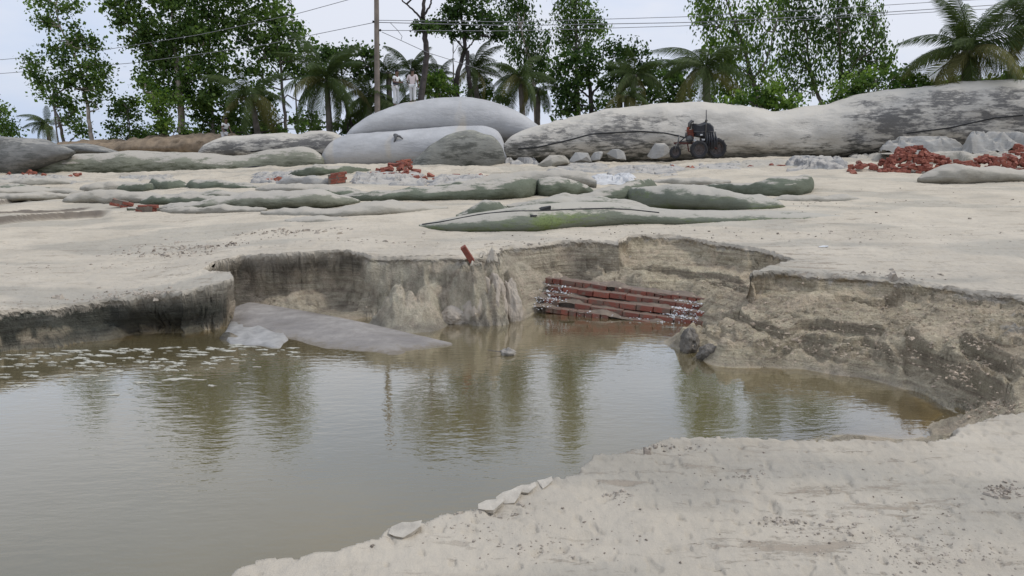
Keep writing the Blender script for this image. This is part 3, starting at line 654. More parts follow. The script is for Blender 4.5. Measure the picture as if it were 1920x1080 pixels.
MG = 'half buried geotextile bags across the upper beach'
MID = [
    ('long narrow green bag nearest the left edge, below the dark tube', [(-60, 352, 356), (-10, 347, 358), (40, 348, 357), (92, 351, 354)], .6, LGRN),
    ('beige half buried bag reaching in from the left edge', [(-80, 356, 364), (-10, 350, 364), (60, 352, 362), (120, 354, 360), (158, 358, 361)], .8, BEIGE),
    ('beige whale shaped bag half sunk in sand at left', [(120, 373, 379), (138, 365, 380), (165, 359, 380), (200, 357, 380), (260, 361, 379), (335, 373, 378)], .9, BEIGE),
    ('pale wrinkled bag between brick scraps under the left tube', [(152, 350, 358), (180, 343, 359), (220, 339, 358), (255, 342, 356), (285, 351, 356)], .8, BEIGE),
    ('small dark green pillow shaped bag at left', [(281, 340, 351), (292, 335, 355), (320, 337, 356), (345, 342, 354), (356, 348, 353)], .6, LGRN),
    ('green bag with pale sandy top right of the green pillow', [(346, 346, 352), (362, 338, 354), (400, 336, 354), (440, 340, 353), (484, 350, 353)], .7, LGRN),
    ('flat dark green bag barely showing above the sand at left', [(260, 374, 379), (300, 366, 381), (350, 365, 380), (425, 372, 377)], .6, LGRN),
    ('long olive bag with pointed right end in the left middle', [(240, 388, 395), (330, 386, 396), (400, 371, 393), (480, 361, 391), (560, 357, 389), (600, 358, 388), (635, 366, 385), (675, 376, 379)], 1.1, GRN),
    ('narrow green bag in front of the lower grey tube', [(542, 326, 332), (560, 317, 333), (600, 310, 332), (640, 311, 329), (695, 317, 321)], .8, LGRN),
    ('short pale bag left of the big brick lump', [(518, 342, 347), (545, 332, 348), (590, 329, 348), (640, 336, 344), (648, 341, 343)], .7, WHT),
    ('long dark green bag across the middle of the upper beach', [(632, 367, 373), (700, 361, 376), (800, 351, 376), (880, 343, 375), (950, 336, 374), (995, 333, 370), (1011, 340, 362)], 1.2, LGRN),
    ('pale sandy bag lying behind the long dark green bag', [(860, 340, 348), (930, 328, 348), (1000, 321, 348), (1050, 319, 350), (1092, 322, 350), (1118, 338, 352)], 1.3, BEIGE),
    ('stubby rounded green bag end to the right of the long dark green bag', [(1003, 350, 362), (1008, 336, 366), (1030, 331, 367), (1062, 333, 366), (1090, 343, 362), (1112, 356, 360)], 1.0, LGRN),
    ('green bag sloping up to a white torn mouth in the middle', [(950, 384, 390), (1020, 373, 390), (1100, 359, 386), (1160, 348, 382), (1200, 338, 374), (1222, 338, 364), (1232, 348, 356)], 1.0, LGRN),
    ('lime green rimmed bag behind the seamed bag', [(962, 391, 398), (985, 379, 400), (1020, 372, 400), (1070, 367, 398), (1130, 369, 397), (1190, 379, 396), (1240, 393, 396)], .9, LIMEY),
    ('dark teal hump left behind the seamed bag', [(855, 402, 408), (885, 386, 410), (910, 377, 410), (935, 378, 408), (955, 388, 404), (975, 398, 402)], .8, LGRN),
    ('big green bag with lime moss edge and sand in its hollow', [(1160, 368, 374), (1172, 357, 380), (1200, 349, 388), (1250, 347, 392), (1320, 347, 394), (1360, 354, 395), (1400, 367, 395), (1430, 368, 394), (1458, 376, 392), (1472, 387, 390)], 1.3, LIMEY),
    ('green cylindrical bag with flat cut right end', [(1318, 346, 352), (1380, 343, 362), (1430, 339, 368), (1480, 332, 367), (1512, 327, 363), (1521, 331, 358), (1523, 341, 352)], 1.1, LGRN),
    ('smooth pale grey bag in front of the brick heap', [(1722, 334, 341), (1742, 322, 342), (1765, 312, 343), (1795, 309, 343), (1850, 313, 342), (1930, 319, 340), (2020, 324, 338), (2080, 332, 336)], 1.0, BEIGE),
    ('low beige hump shaped bag left of the middle', [(490, 396, 401), (560, 393, 404), (630, 391, 405), (670, 383, 405), (710, 378, 403), (760, 382, 400), (840, 388, 391)], .9, BEIGE),
    ('thin sliver of beige bag in open sand left of the middle', [(535, 411, 414), (570, 406, 416), (610, 406, 415), (655, 411, 413)], .6, BEIGE),
    ('pale flat bag right of the green pillow bags', [(480, 352, 358), (540, 344, 360), (600, 346, 358), (650, 352, 356)], .8, BEIGE),
    ('thin beige fold between the leftmost tube scraps and the green bags', [(-40, 340, 345), (60, 335, 346), (140, 338, 345), (190, 342, 344)], .6, BEIGE),
    ('flattened olive bag touching the right end of the beige whale bag', [(300, 366, 371), (350, 361, 372), (420, 360, 371), (470, 364, 369)], .6, GRN),
    ('slack pale bag below the thin green bag at far left', [(-40, 366, 371), (40, 361, 372), (100, 362, 370), (135, 366, 369)], .6, BEIGE),
    ('thin olive ridge of bag right of the flat brown brick lump', [(300, 392, 396), (360, 388, 398), (430, 387, 397), (500, 391, 395)], .5, BEIGE),
    ('narrow green fold in front of the mossy bag', [(815, 347, 351), (860, 341, 352), (900, 340, 351), (940, 344, 348)], .5, LGRN),
    ('low green fold left of the long dark green bag', [(560, 362, 367), (600, 355, 368), (650, 354, 367), (700, 360, 364)], .6, LGRN),
    ('pale fold of buried bag right of the big lime edged bag', [(1450, 372, 376), (1500, 368, 377), (1570, 369, 376), (1620, 373, 375)], .5, BEIGE),
    ('sandy low bag between the green cylinder and the sloping green bag', [(1225, 338, 343), (1270, 333, 345), (1330, 334, 344), (1370, 338, 342)], .7, BEIGE),
    ('faint green bag strip between two left bags', [(205, 352, 357), (240, 345, 358), (280, 344, 357), (300, 350, 355)], .5, LGRN),
]
for lb, pts, dp, mt in MID:
    bag('sandbag', lb, 'sandbag', pts, None, dp, mt, MG, bury=.12, wr=.07, ns=80, nrd=28, wfreq=2.4, off=hash(lb[:9]) % 7 if False else len(lb))
front = bag('sandbag', 'long pale green bag with a black stitched seam along its crest, nearest the pit', 'sandbag', [(786, 421, 425), (830, 411, 430), (880, 402, 433), (940, 395, 434), (1000, 385, 433), (1080, 379, 424), (1150, 380, 418), (1200, 388, 416), (1260, 394, 416), (1380, 396, 414), (1500, 399, 411), (1580, 404, 407)], None, 1.4, LIMEY, MG, bury=.15, wr=.03, ns=110, nrd=32)
seam(front, [(792, 421), (830, 416), (900, 402), (960, 396), (1010, 396), (1060, 393), (1130, 391), (1180, 393), (1236, 399)], .016)
m = MB()
for u, v, s_ in ((1022, 391, .10), (1000, 404, .05)):
    h = hit(front, u, v)
    if h:
        m.box(h - front.location, (s_ * 2.2, s_ * 1.2, s_ * .5), Matrix.Rotation(.3, 3, 'Z'), s_ * .25)
m.obj('torn_hole_flap', M_BLACK, front)
# tongue of a bag lying in the water
tongue = bag('sandbag', 'smooth wet grey bag tapering to a point on the pond water', 'sandbag', [(425, 592, 612), (440, 572, 625), (470, 569, 640), (520, 577, 652), (600, 590, 662), (680, 605, 670), (740, 620, 672), (800, 634, 666), (846, 645, 650)], None, .2, WETG, wr=.0) if False else None
def tongue_mesh():
    top = [(428, 600), (440, 575), (468, 566), (520, 574), (600, 588), (680, 604), (740, 618), (800, 632), (848, 645)]
    bot = [(428, 612), (450, 622), (500, 634), (560, 648), (620, 662), (680, 669), (740, 669), (800, 660), (848, 650)]
    tz = [.07, .13, .16, .15, .14, .12, .09, .06, .005]
    n, k = 70, 26; V = []; s = np.linspace(0, 1, n); kk = np.linspace(0, 1, 9)
    for t in s:
        a = [np.interp(t, kk, [q[0] for q in top]), np.interp(t, kk, [q[1] for q in top])]; b = [np.interp(t, kk, [q[0] for q in bot]), np.interp(t, kk, [q[1] for q in bot]) + 5 * float(noise(t * 9, .3, 1.)) + 2.5 * float(noise(t * 31, .3, 1.))]
        zt_ = np.interp(t, kk, tz); A = atZ(a[0], a[1], zt_); B = atZ(b[0], b[1], -.02)
        for q in np.linspace(0, 1, k):
            if q < .8:
                r = q / .8; P_ = B * (1 - r) + A * r; P_[2] = -.02 + (zt_ + .02) * (ss(r * 1.0) * .35 + .65 * math.sin(r * math.pi / 2)) + .022 * float(noise(P_[0] * 3, P_[1] * 5, 1.2)) + .010 * (1 - 2 * abs(float(noise(P_[0] * 2.2 + P_[1] * 3, P_[1] * 7, 4.2))))
            else:
                r = (q - .8) / .2; P_ = A.copy(); P_[1] += .28 * r; P_[2] = zt_ * math.cos(r * math.pi / 2) - .25 * r
            V.append(P_)
    V = np.array(V).reshape(n, k, 3)
    for _ in range(3): V[1:-1] = (V[:-2] + 2 * V[1:-1] + V[2:]) / 4
    Q = [(a * k + b, (a + 1) * k + b, (a + 1) * k + b + 1, a * k + b + 1) for a in range(n - 1) for b in range(k - 1)]
    V = V.reshape(-1, 3); o = V.mean(0); o[2] = 0
    return mesh_np('sandbag', V - o, Q), o
me, o = tongue_mesh(); tag(link('sandbag', me, WETG, None, o), 'smooth wet grey bag tapering to a point on the pond water', 'sandbag')
m = MB(); pf = [(428, 575), (455, 560), (490, 562), (512, 590), (540, 632), (525, 646), (470, 643), (432, 640), (418, 628), (430, 600)]
P_ = [atZ(u, v, .035) for u, v in pf]; c_ = sum(P_) / len(P_); V = []; n = 40
ang_ = np.linspace(0, 10, n, endpoint=False)
for ring, (k_, z_) in enumerate(((1.06, -.12), (1.0, .0), (.93, .03), (.6, .04), (.25, .038))):
    for a in ang_:
        i_ = int(a) % 10; f_ = a - int(a); q = P_[i_] * (1 - f_) + P_[(i_ + 1) % 10] * f_; q = c_ + (q - c_) * k_ * (1 + .05 * float(noise(a * 1.7, ring * .3, 2)))
        V.append((q[0], q[1], z_ + .022 * float(noise(q[0] * 6, q[1] * 6, 1)) * (ring > 0)))
F = [(r_ * n + i_, r_ * n + (i_ + 1) % n, (r_ + 1) * n + (i_ + 1) % n, (r_ + 1) * n + i_) for r_ in range(4) for i_ in range(n)] + [tuple(range(4 * n, 5 * n))]
o_ = Vector((c_[0], c_[1], 0)); m.add(V, F); tag(m.obj('wet_fabric_flap', mat_plain('wet_whitish_fabric', (.30, .285, .26), .5, .25, 9, 0, .02), None, True, o_), 'whitish wet fabric flap between the left bank corner and the pointed grey bag', 'fabric flap')
# tied neck on the lower grey tube
h = hit(lowb, 742, 258)
if h:
    m = MB(); b0 = h - lowb.location
    m.tube([b0 + Vector((.05, .1, .12)), b0 + Vector((0, -.12, .10)), b0 + Vector((.02, -.16, -.05)), b0 + Vector((-.12, -.10, -.35))], [.05, .10, .05, .03], 7)
    m.tube([b0 + Vector((0, -.1, .1)), b0 + Vector((.2, -.12, .05)), b0 + Vector((.34, -.08, -.06))], [.06, .05, .02], 7)
    m.obj('tied_neck', mat_plain('dark_cloth', (.11, .11, .11), .9), lowb, True)

# ------------------------------------------------------------------ crumpled fabric
def sheet(label, u0, u1, vt, vb, h, seed, mat=WHT, group='torn geotextile sheets between the tubes', D=None, fq=1.0, ny=40):
    nx = 60; A = onG(u0, vb) if D is None else atY(u0, vb, D[0]); B = onG(u1, vb) if D is None else atY(u1, vb, D[0])
    Yb = D[1] if D is not None else min(onG((u0 + u1) / 2, vt + 2)[1], A[1] + 5)
    V = []
    for jy in range(ny):
        q = jy / (ny - 1)
        for ix in range(nx):
            p_ = ix / (nx - 1); x = A[0] * (1 - p_) + B[0] * p_; y0 = A[1] * (1 - p_) + B[1] * p_; y = y0 + (Yb - y0) * q
            x *= y / y0
            V.append((x, y, 0))
    V = np.array(V); x, y = V[:, 0], V[:, 1]; p_ = np.tile(np.linspace(0, 1, nx), ny); q = np.repeat(np.linspace(0, 1, ny), nx)
    edge = np.clip(np.minimum(np.minimum(p_, 1 - p_) * 5, np.minimum(q, 1 - q) * 4) + .45 * fbm(x * 1.5, y * 1.5, seed, 3) - .1, -.3, 1)
    r = ridge(x * 1.1 * fq + seed + .8 * fbm(x, y, seed), y * 1.5 * fq, seed, 4)
    base = plain(x, y) if D is None else A[2] * (1 - p_) + B[2] * p_
    wx_ = x + .5 * fbm(x * 1.2, y * 1.2, seed, 2); wy_ = y + .5 * fbm(x * 1.2 + 9, y * 1.2, seed, 2); fo = np.abs(noise(wx_ * 1.3 * fq + seed, wy_ * 1.9 * fq + x * .7, seed)); r = .35 + 1.3 * noise(wx_ * .9 * fq, wy_ * .9 * fq, seed + 3) + .55 * (.5 - 2.2 * fo) + .22 * (.6 - 3 * np.abs(noise(wx_ * 3.3 * fq, wy_ * 3.1 * fq, seed)))
    V[:, 2] = base + .02 + h * 1.25 * (.15 + .85 * np.clip(r, -.4, .8)) * ss(edge + .1) - .25 * (1 - ss(edge * 2 + .4))
    V[:, 0] += .15 * fbm(x * 2, y * 2, seed + 5, 3)
    Q = [(a * nx + b, a * nx + b + 1, (a + 1) * nx + b + 1, (a + 1) * nx + b) for a in range(ny - 1) for b in range(nx - 1)]
    o = V.mean(0); o[2] = V[:, 2].min()
    V[:, 2] = V[:, 2] * 1.0; ob = link('torn_sheet', mesh_np('torn_sheet', V - o, Q), mat, None, o); tag(ob, label, 'torn fabric', group); return ob
GS = mat_bag(base=(.36, .345, .32), sa=.5, stain=(.12, .115, .11), top=.45, topcol=(.50, .46, .40))
sheet('crumpled grey white sheet in the centre of the upper beach below the machine', 1130, 1285, 312, 331, .16, 2.0, GS, fq=1.6)
sheet('bright white torn shreds at the mouth of the green bags', 1098, 1190, 330, 346, .16, 4.0, mat_bag(base=(.58, .57, .55), sa=.3, stain=(.2, .2, .2)), fq=2.2)
sheet('folded pale sheet left of the machine on sand', 1020, 1150, 300, 322, .14, 6.0, WHT, fq=1.3)
sheet('blue grey crumpled sheet left of the brick heap', 1470, 1590, 298, 321, .30, 8.0, GS, fq=1.2)
sheet('rumpled sheet behind the tall brick heap', 1590, 1700, 280, 302, .22, 10.0, BEIGE, fq=.9)
sheet('white draped cloth over rubble right of the brick heap', 1650, 1815, 247, 276, .42, 12.0, WHT, D=(30.5, 32.5), fq=.55)
sheet('white draped cloth at the right edge below the weathered tube', 1800, 1990, 238, 278, .65, 15.0, WHT, D=(30, 32.5), fq=.45)
sheet('pale sandy sheet stretching behind the low brick row', 1700, 1960, 276, 300, .3, 18.0, BEIGE, D=(27.5, 30), fq=.5)
sheet('grey rags piled at the right foot of the mossy bag', 935, 1010, 292, 312, .30, 20.0, GS, fq=1.5)
sheet('grey shredded fabric among bricks in front of the grey stack', 655, 800, 326, 348, .18, 22.0, GS, fq=2.6)
sheet('grey shreds left of the big brick lump', 470, 560, 324, 342, .14, 24.0, GS, fq=2.4)
sheet('white scraps below the long left tube', 215, 330, 330, 342, .12, 26.0, WHT, fq=2.2)
sheet('pale rumpled scraps under the leftmost tube', -20, 150, 330, 346, .16, 28.0, WHT, fq=1.8)
sheet('dirty rumpled sheet right of the machine', 1360, 1480, 296, 318, .12, 30.0, BEIGE, fq=1.6)
sheet('thin grey sheet left in sand between machine and green cylinder bag', 1290, 1400, 305, 322, .09, 33.0, GS, fq=1.8)
sheet('dull shreds below the mossy bag', 800, 935, 330, 350, .13, 36.0, GS, fq=2.2)
# faceted white sacks along the foot of the long right tube
def sack(label, pts, D, mat=None, off=0):
    P0 = np.array(pts, float); rn = np.random.default_rng(off + 40); u0, u1 = P0[0, 0], P0[-1, 0]; vt = P0[:, 1].min(); vb = P0[:, 2].max()
    A = atY((u0 + u1) / 2, vb, D); w = (u1 - u0) * D / FPX; h = (vb - vt) * D / FPX * 1.05; bm = bmesh.new()
    for _ in range(26):
        a = rn.uniform(0, 6.28); t = rn.uniform(0, 1); r_ = (1 - .55 * t ** 1.6); bm.verts.new((math.cos(a) * w * .52 * r_ + w * .08 * t, math.sin(a) * w * .42 * r_ + .3, t * h - .04))
    bmesh.ops.convex_hull(bm, input=bm.verts); bmesh.ops.triangulate(bm, faces=bm.faces)
    me = bpy.data.meshes.new('filled_sack'); bm.to_mesh(me); bm.free()
    return tag(link('filled_sack', me, mat or WHT, None, A), label, 'sack', 'white sacks at the foot of the long right tube')
sack('largest white sack left of the machine, tent shaped', [(1132, 292, 299), (1142, 282, 300), (1158, 279, 300), (1168, 284, 300), (1176, 296, 299)], 33.2, off=1)
sack('small white sack touching the tent shaped one', [(1106, 294, 300), (1118, 283, 301), (1130, 285, 301), (1136, 294, 300)], 33.0, off=2)
sack('flattened grey white sack left of the pair of white sacks', [(1066, 296, 302), (1078, 286, 303), (1092, 284, 303), (1106, 291, 302), (1110, 297, 300)], 32.8, off=3)
sack('sandy rounded sack farthest left along the tube foot', [(1008, 301, 310), (1025, 293, 311), (1045, 290, 310), (1060, 294, 308), (1070, 302, 306)], 31, BEIGE, 4)
sack('leaning grey sack just left of the small wheel', [(1215, 290, 295), (1222, 276, 297), (1238, 268, 297), (1252, 278, 296), (1260, 290, 295)], 34.2, off=5)

# ------------------------------------------------------------------ bricks
bm0 = bmesh.new(); bmesh.ops.create_cube(bm0, size=1); bmesh.ops.scale(bm0, vec=(.24, .115, .075), verts=bm0.verts)
bmesh.ops.bevel(bm0, geom=bm0.edges[:], offset=.006, segments=1, affect='EDGES', profile=.5)
ME_BR = bpy.data.meshes.new('brick'); bm0.to_mesh(ME_BR); ME_BR.materials.append(M_BRICK)
ME_BM = ME_BR.copy(); ME_BM.materials.clear(); ME_BM.materials.append(M_MBRICK)
def heap(label, group, c, prof, n, dpt, seed, sc=1.0, order=.4):
    """bricks tumbled on a heap; prof = [(u, height m)]"""
    rn = random.Random(seed); k = 0
    us = [p[0] for p in prof]; hs = [p[1] for p in prof]
    cells = []
    while k < n:
        u = rn.uniform(us[0], us[-1]); h_ = np.interp(u, us, hs)
        if rn.random() * max(hs) > h_ * 1.2: continue
        d = rn.uniform(0, 1); v = c
        b = onG(u, v); y = b[1] + d * dpt; x = b[0] * y / b[1]
        f = math.sin(math.pi * min(1, d * 1.0) * .5 + .0)
        surf = h_ * f
        z = float(plain(x, y)) + max(.03, surf - rn.uniform(0, .05))
        ob = bpy.data.objects.new('brick', ME_BR); C.objects.link(ob)
        ob.location = (x, y, z); a = rn.choice([0, math.pi / 2]) + rn.uniform(-.35, .35) if rn.random() < order else rn.uniform(0, 6)
        ob.rotation_euler = (rn.gauss(0, .28) + (math.pi / 2 if rn.random() < .25 else 0), rn.gauss(0, .28), a)
        s = sc * rn.uniform(.85, 1.1); ob.scale = (s * rn.choice([1, 1, .55]), s, s)
        tag(ob, label, 'brick', group); k += 1
heap('loose red brick in the tall tumbled heap left of the pale grey bag', 'bricks of the tall heap', 326, [(1580, .12), (1610, .25), (1640, .2), (1665, .38), (1680, .70), (1712, .86), (1740, .58), (1770, .42), (1815, .3), (1832, .1)], 175, 1.0, 5, 1.25, .8)
heap('red brick in the low row between the tall heap and the right edge', 'bricks of the low row', 322, [(1815, .15), (1835, .42), (1880, .5), (1900, .45), (1960, .35)], 75, .8, 9, 1.2, .9)
heap('dark red brick in the small pile at the right edge', 'bricks of the pile at right edge', 318, [(1878, .1), (1892, .6), (1902, .8), (1915, .6), (1940, .5)], 36, .8, 11, 1.15)
heap('broken brick scattered among torn fabric below the grey stack', 'bricks below the grey stack', 336, [(680, .04), (700, .16), (735, .42), (762, .5), (776, .3), (790, .08)], 42, 1.6, 13, 1.3)
heap('brick fragment in the scatter below the mossy bag', 'bricks below the mossy bag', 340, [(700, .04), (760, .07), (860, .08), (940, .05)], 26, 2.0, 15, 1.2)
heap('dark brick fragment among scraps under the leftmost tube', 'bricks under the leftmost tube', 336, [(12, .1), (45, .25), (90, .1), (150, .12)], 14, 1.5, 17, 1.3)
heap('brown brick fragment half sunk in sand below the machine', 'bricks below the machine', 318, [(1255, .06), (1300, .06)], 5, .5, 21, 1.3)
heap('orange brown brick on the sand right of the machine', 'bricks right of the machine', 316, [(1405, .03), (1470, .03)], 5, .6, 23, 1.2)
heap('brick among shreds left of the big brick lump', 'bricks left of the big lump', 340, [(495, .05), (530, .08)], 5, .4, 25, 1.3)
def chunk(label, u, v, w, h, d, rz=0.3, tilt=.2, seed=1, D=None):
    """a mortared lump of several bricks"""
    c = onG(u, v); e = empty('brick_lump', c, label, 'brick lump', None, rz); rn = random.Random(seed)
    nz_ = max(1, round(h / .085)); nx_ = max(1, round(w / .25)); ny_ = max(1, round(d / .125))
    for k in range(nz_):
        for i_ in range(nx_):
            for j_ in range(ny_):
                if rn.random() < .12 and nx_ * ny_ * nz_ > 3: continue
                b = bpy.data.objects.new('brick', ME_BR); C.objects.link(b); b.parent = e
                b.location = ((i_ - nx_ / 2 + .5 + (.25 if k % 2 else 0)) * .25, (j_ - ny_ / 2 + .5) * .125, .04 + k * .086 + (i_ * tilt * .15)); b.rotation_euler = (rn.gauss(0, .05), -tilt * .5 + rn.gauss(0, .03), rn.gauss(0, .05))
    mm = MB(); mm.box((0, 0, h / 2 - .02), (w * .86, d * .86, h * .86), Matrix.Rotation(-tilt * .4, 3, 'Y'), .02); mm.obj('mortar', M_MORTAR, e)
chunk('large dark red brick lump in front of the narrow green bag', 632, 345, .62, .34, .4, .2, .25, 3)
chunk('flat brown brick lump lying on sand at left, nearest the pit', 277, 397, .46, .16, .3, -.1, .05, 4)
chunk('tilted wedge of bricks left of the flat brown lump', 226, 386, .42, .17, .25, .3, -.5, 5)
chunk('brick piece wedged beneath the grey tube', 757, 322, .5, .42, .4, .5, .3, 6)
# lone brick standing in the lip above the slump
b = bpy.data.objects.new('brick', ME_BR); C.objects.link(b); q = onG(877, 482); b.location = (q[0], q[1] - .05, gz(q[0], q[1]) + .09)
b.rotation_euler = (.2, math.radians(58), math.radians(15)); b.scale = (1.05,) * 3; tag(b, 'single orange red brick sticking up from the sand lip above the slump', 'brick')

# brick footing exposed in the pit: four stepped courses
L0 = atZ(1005, 586, .0); R0 = atZ(1322, 612, .0); ax = Vector(R0 - L0); LEN = math.hypot(ax.x, ax.y); ang = math.atan2(ax.y, ax.x)
L0[2] += .03; foot = empty('brick_footing', L0, 'exposed muddy red brick footing stepping up from the pond edge', 'brick wall', None, ang)
foot.rotation_euler = (0, .058, ang); rn = random.Random(5)
for k in range(5):
    back = k * .13; zz = .03 + k * .082 ; x0 = .02 - .02 * k + (.12 if k == 0 else 0); x1 = LEN + .16 + .10 * k
    tilt = -.035 * k / 4
    x = x0 + (.06 if k % 2 else 0)
    while x < x1:
        w = .118 if k in (0, 4) and rn.random() < .75 else .24
        if rn.random() > .07:
            b = bpy.data.objects.new('brick', ME_BM); C.objects.link(b); b.parent = foot; L = w - .008
            b.scale = (L / .24, 1.5, 1.18 * rn.uniform(.95, 1.0)); b.location = (x + w / 2, back + .07 + rn.uniform(-.016, .016) + .02 * math.sin(x * 2.3 + k), zz + .012 * math.sin(x * 1.9 + k * 2) + rn.uniform(-.004, .004)); b.rotation_euler = (0, -tilt * .3 + rn.gauss(0, .015), rn.gauss(0, .02))
        x += w
m = MB()
for k in range(5): m.box((LEN / 2 + .03, k * .13 + .20, .02 + k * .082 - .006), (LEN - .06 + .08 * k, .24, .08))
m.obj('mortar', M_MORTAR, foot)
sm = MB()
for k in range(5):
    nx_, ny2 = 70, 5; V = []
    for a in range(nx_):
        for b_ in range(ny2):
            x = -.02 + (LEN + .1 + .05 * k) * a / (nx_ - 1); y = k * .13 - .006 + (.155) * b_ / (ny2 - 1)
            hh = -.012 + .012 * math.sin(x * 1.9 + k * 2) + .050 * max(0, float(noise(x * 2.6 + k * 7.7, 3.3, .0)) + .12) * (.35 + b_ / 3) + .012 * float(noise(x * 13, y * 13 + k * 3, 0.)) - (.012 if b_ == 0 else 0)
            V.append((x, y - (.004 if b_ else 0), .03 + k * .082 + .044 + hh))
    sm.add(V, [(a * ny2 + b_, (a + 1) * ny2 + b_, (a + 1) * ny2 + b_ + 1, a * ny2 + b_ + 1) for a in range(nx_ - 1) for b_ in range(ny2 - 1)])
so = sm.obj('sand_on_ledges', mat_plain('mud_on_brick', (.165, .125, .09), .8, .3, 9, 0, .015), foot, True); so['kind'] = 'stuff'
def flakes(name, cx_, n, sx, sz, par, seed):
    rn = random.Random(seed); m = MB()
    for _ in range(n):
        t = rn.gauss(0, 1); x = cx_ + t * sx; k = rn.choice([0, 1, 1, 2, 2, 3]) if sz else 0
        s = rn.uniform(.004, .016) * (1 if rn.random() < .9 else 1.6); y = k * .13 + rn.uniform(0, .12); z = .085 + k * .082
        x += .05 * k
        if rn.random() < .45: y = k * .13 - .012; z -= rn.uniform(0, .08)
        R = Matrix.Rotation(rn.uniform(0, 6), 3, 'Z') @ Matrix.Rotation(rn.uniform(-.8, .8), 3, 'X')
        m.box((x, y, z), (s * 1.6, s, s * .5), R, s * .3)
    o = m.obj(name, M_LIME, par); o['kind'] = 'stuff'
flakes('lime_flakes', .05, 190, .11, 1, foot, 1); flakes('lime_flakes', LEN - .42, 330, .14, 1, foot, 2); flakes('lime_flakes', LEN * .5, 40, .5, 0, foot, 3)

def puddle(poly, z):
    m = MB(); P_ = [atZ(u, v, z) for u, v in poly]; c = sum(P_) / len(P_); n = len(P_); V = []
    for k_, dz in ((1.0, -.05), (1.0, 0), (.0, .0005)): V += [c + (p - c) * [k_, k_, 1] + [0, 0, dz] for p in P_]
    m.add(V, [(r_ * n + a, r_ * n + (a + 1) % n, (r_ + 1) * n + (a + 1) % n, (r_ + 1) * n + a) for r_ in (0, 1) for a in range(n)]); ob = m.obj('puddle', mat_puddle, None, origin=c); ob['kind'] = 'structure'
t_ = NT('puddle_water'); mat_puddle = t_.out(t_.pr((.28, .26, .22), .06, t_.bump(t_.noise(t_.pos(), 20, 2), .3, .004), **{'IOR': 1.33, 'Specular IOR Level': .8}))
puddle([(1085, 527), (1110, 522), (1160, 522), (1215, 527), (1240, 533), (1200, 535), (1140, 531)], float(terrain(*[np.array([q]) for q in atZ(1160, 527, .47)[:2]])[2][0]) + .02)
M_SLAB = mat_plain('crusted_sand', (.43, .385, .315), .95, .2, 14, 0, .012)
# ------------------------------------------------------------------ edge slabs, clods, foam
def slab(label, poly, u, v, w, d, th_, rx, ry, rz):
    q = onG(u, v); m = MB(); n = len(poly)
    V = [(x * w, y * d, th_ / 2 + random.uniform(-.004, .004)) for x, y in poly] + [(x * w * .85, y * d * .85 + random.uniform(-.01, .01), -th_ / 2) for x, y in poly]
    V2 = V + [(0, 0, th_ / 2 + .004)]
    m.add(V2, [(i_, (i_ + 1) % n, 2 * n) for i_ in range(n)] + [tuple(range(n, 2 * n))[::-1]] + [(i_, i_ + n, (i_ + 1) % n + n, (i_ + 1) % n) for i_ in range(n)])
    ob = m.obj('sand_slab', M_SLAB); ob.scale = (.85, .85, .7); ob.location = (q[0] + .02, q[1] - .05, q[2] + .008); ob.rotation_euler = (rx * .8, ry * .8, rz); tag(ob, label, 'sand slab', 'cracked slabs of crusted sand at the near water edge')
pl = [(-.5, -.1), (-.42, .35), (-.1, .5), (.2, .42), (.5, .5), (.45, .1), (.2, -.25), (-.05, -.5), (-.3, -.35)]
slab('largest tilted sand slab overhanging the water, nearest the camera', pl, 755, 990, .17, .13, .035, .15, -.12, .1)
slab('thin crust slab split from the edge, leftmost of the cracked run', pl, 915, 944, .16, .11, .03, .1, -.1, .3)
slab('crumpled crust slab in the middle of the cracked run', pl[::-1][::-1], 950, 929, .17, .12, .035, .18, -.18, .5)
slab('crust slab third along the cracked run, dark crack below', pl, 980, 914, .14, .09, .03, .1, -.1, .35)
slab('small triangular crust slab at the right end of the cracked run', pl[2:8], 1008, 905, .15, .11, .025, .1, -.2, .2)
def clods(name, spots, mat, seed):
    """spots (u, v, spread_u px, spread_v px, n, size)"""
    rn = np.random.default_rng(seed); V = []; F = []
    U_ = []
    for (u, v, su, sv, n, s) in spots:
        for _ in range(n):
            uu = u + rn.normal() * su; vv = v + rn.normal() * sv
            if vv < 335: continue
            q = onG(uu, vv); U_.append((q[0], q[1], s * math.exp(rn.normal() * .5)))
    U_ = np.array(U_); _, _, zz, _, _ = terrain(U_[:, 0], U_[:, 1])
    base = np.array([(-.5, -.5, -.3), (.5, -.5, -.3), (.5, .5, -.3), (-.5, .5, -.3), (-.3, -.3, .35), (.3, -.35, .4), (.35, .3, .3), (-.3, .3, .45)])
    fq = np.array([(4, 5, 6, 7), (0, 1, 5, 4), (1, 2, 6, 5), (2, 3, 7, 6), (3, 0, 4, 7)])
    pp = plain(U_[:, 0], U_[:, 1]); kp = zz > pp - .09; U_ = U_[kp]; zz = zz[kp]; F = []; V = []
    for i_, (x, y, s) in enumerate(U_):
        p_ = base * (s * rn.uniform(.7, 1.5), s * rn.uniform(.6, 1.1), s * rn.uniform(.5, .9)) + rn.normal(size=(8, 3)) * s * .12
        a = rn.uniform(0, 6); c_, s_ = math.cos(a), math.sin(a); p_ = np.c_[p_[:, 0] * c_ - p_[:, 1] * s_, p_[:, 0] * s_ + p_[:, 1] * c_, p_[:, 2]]
        V.append(p_ + (x, y, zz[i_] + s * .1)); F.append(fq + 8 * i_)
    ob = link(name, mesh_np(name, np.vstack(V), np.vstack(F), False), mat); ob['kind'] = 'stuff'; ob['label'] = 'crumbs and clods of sand lying on the beach'
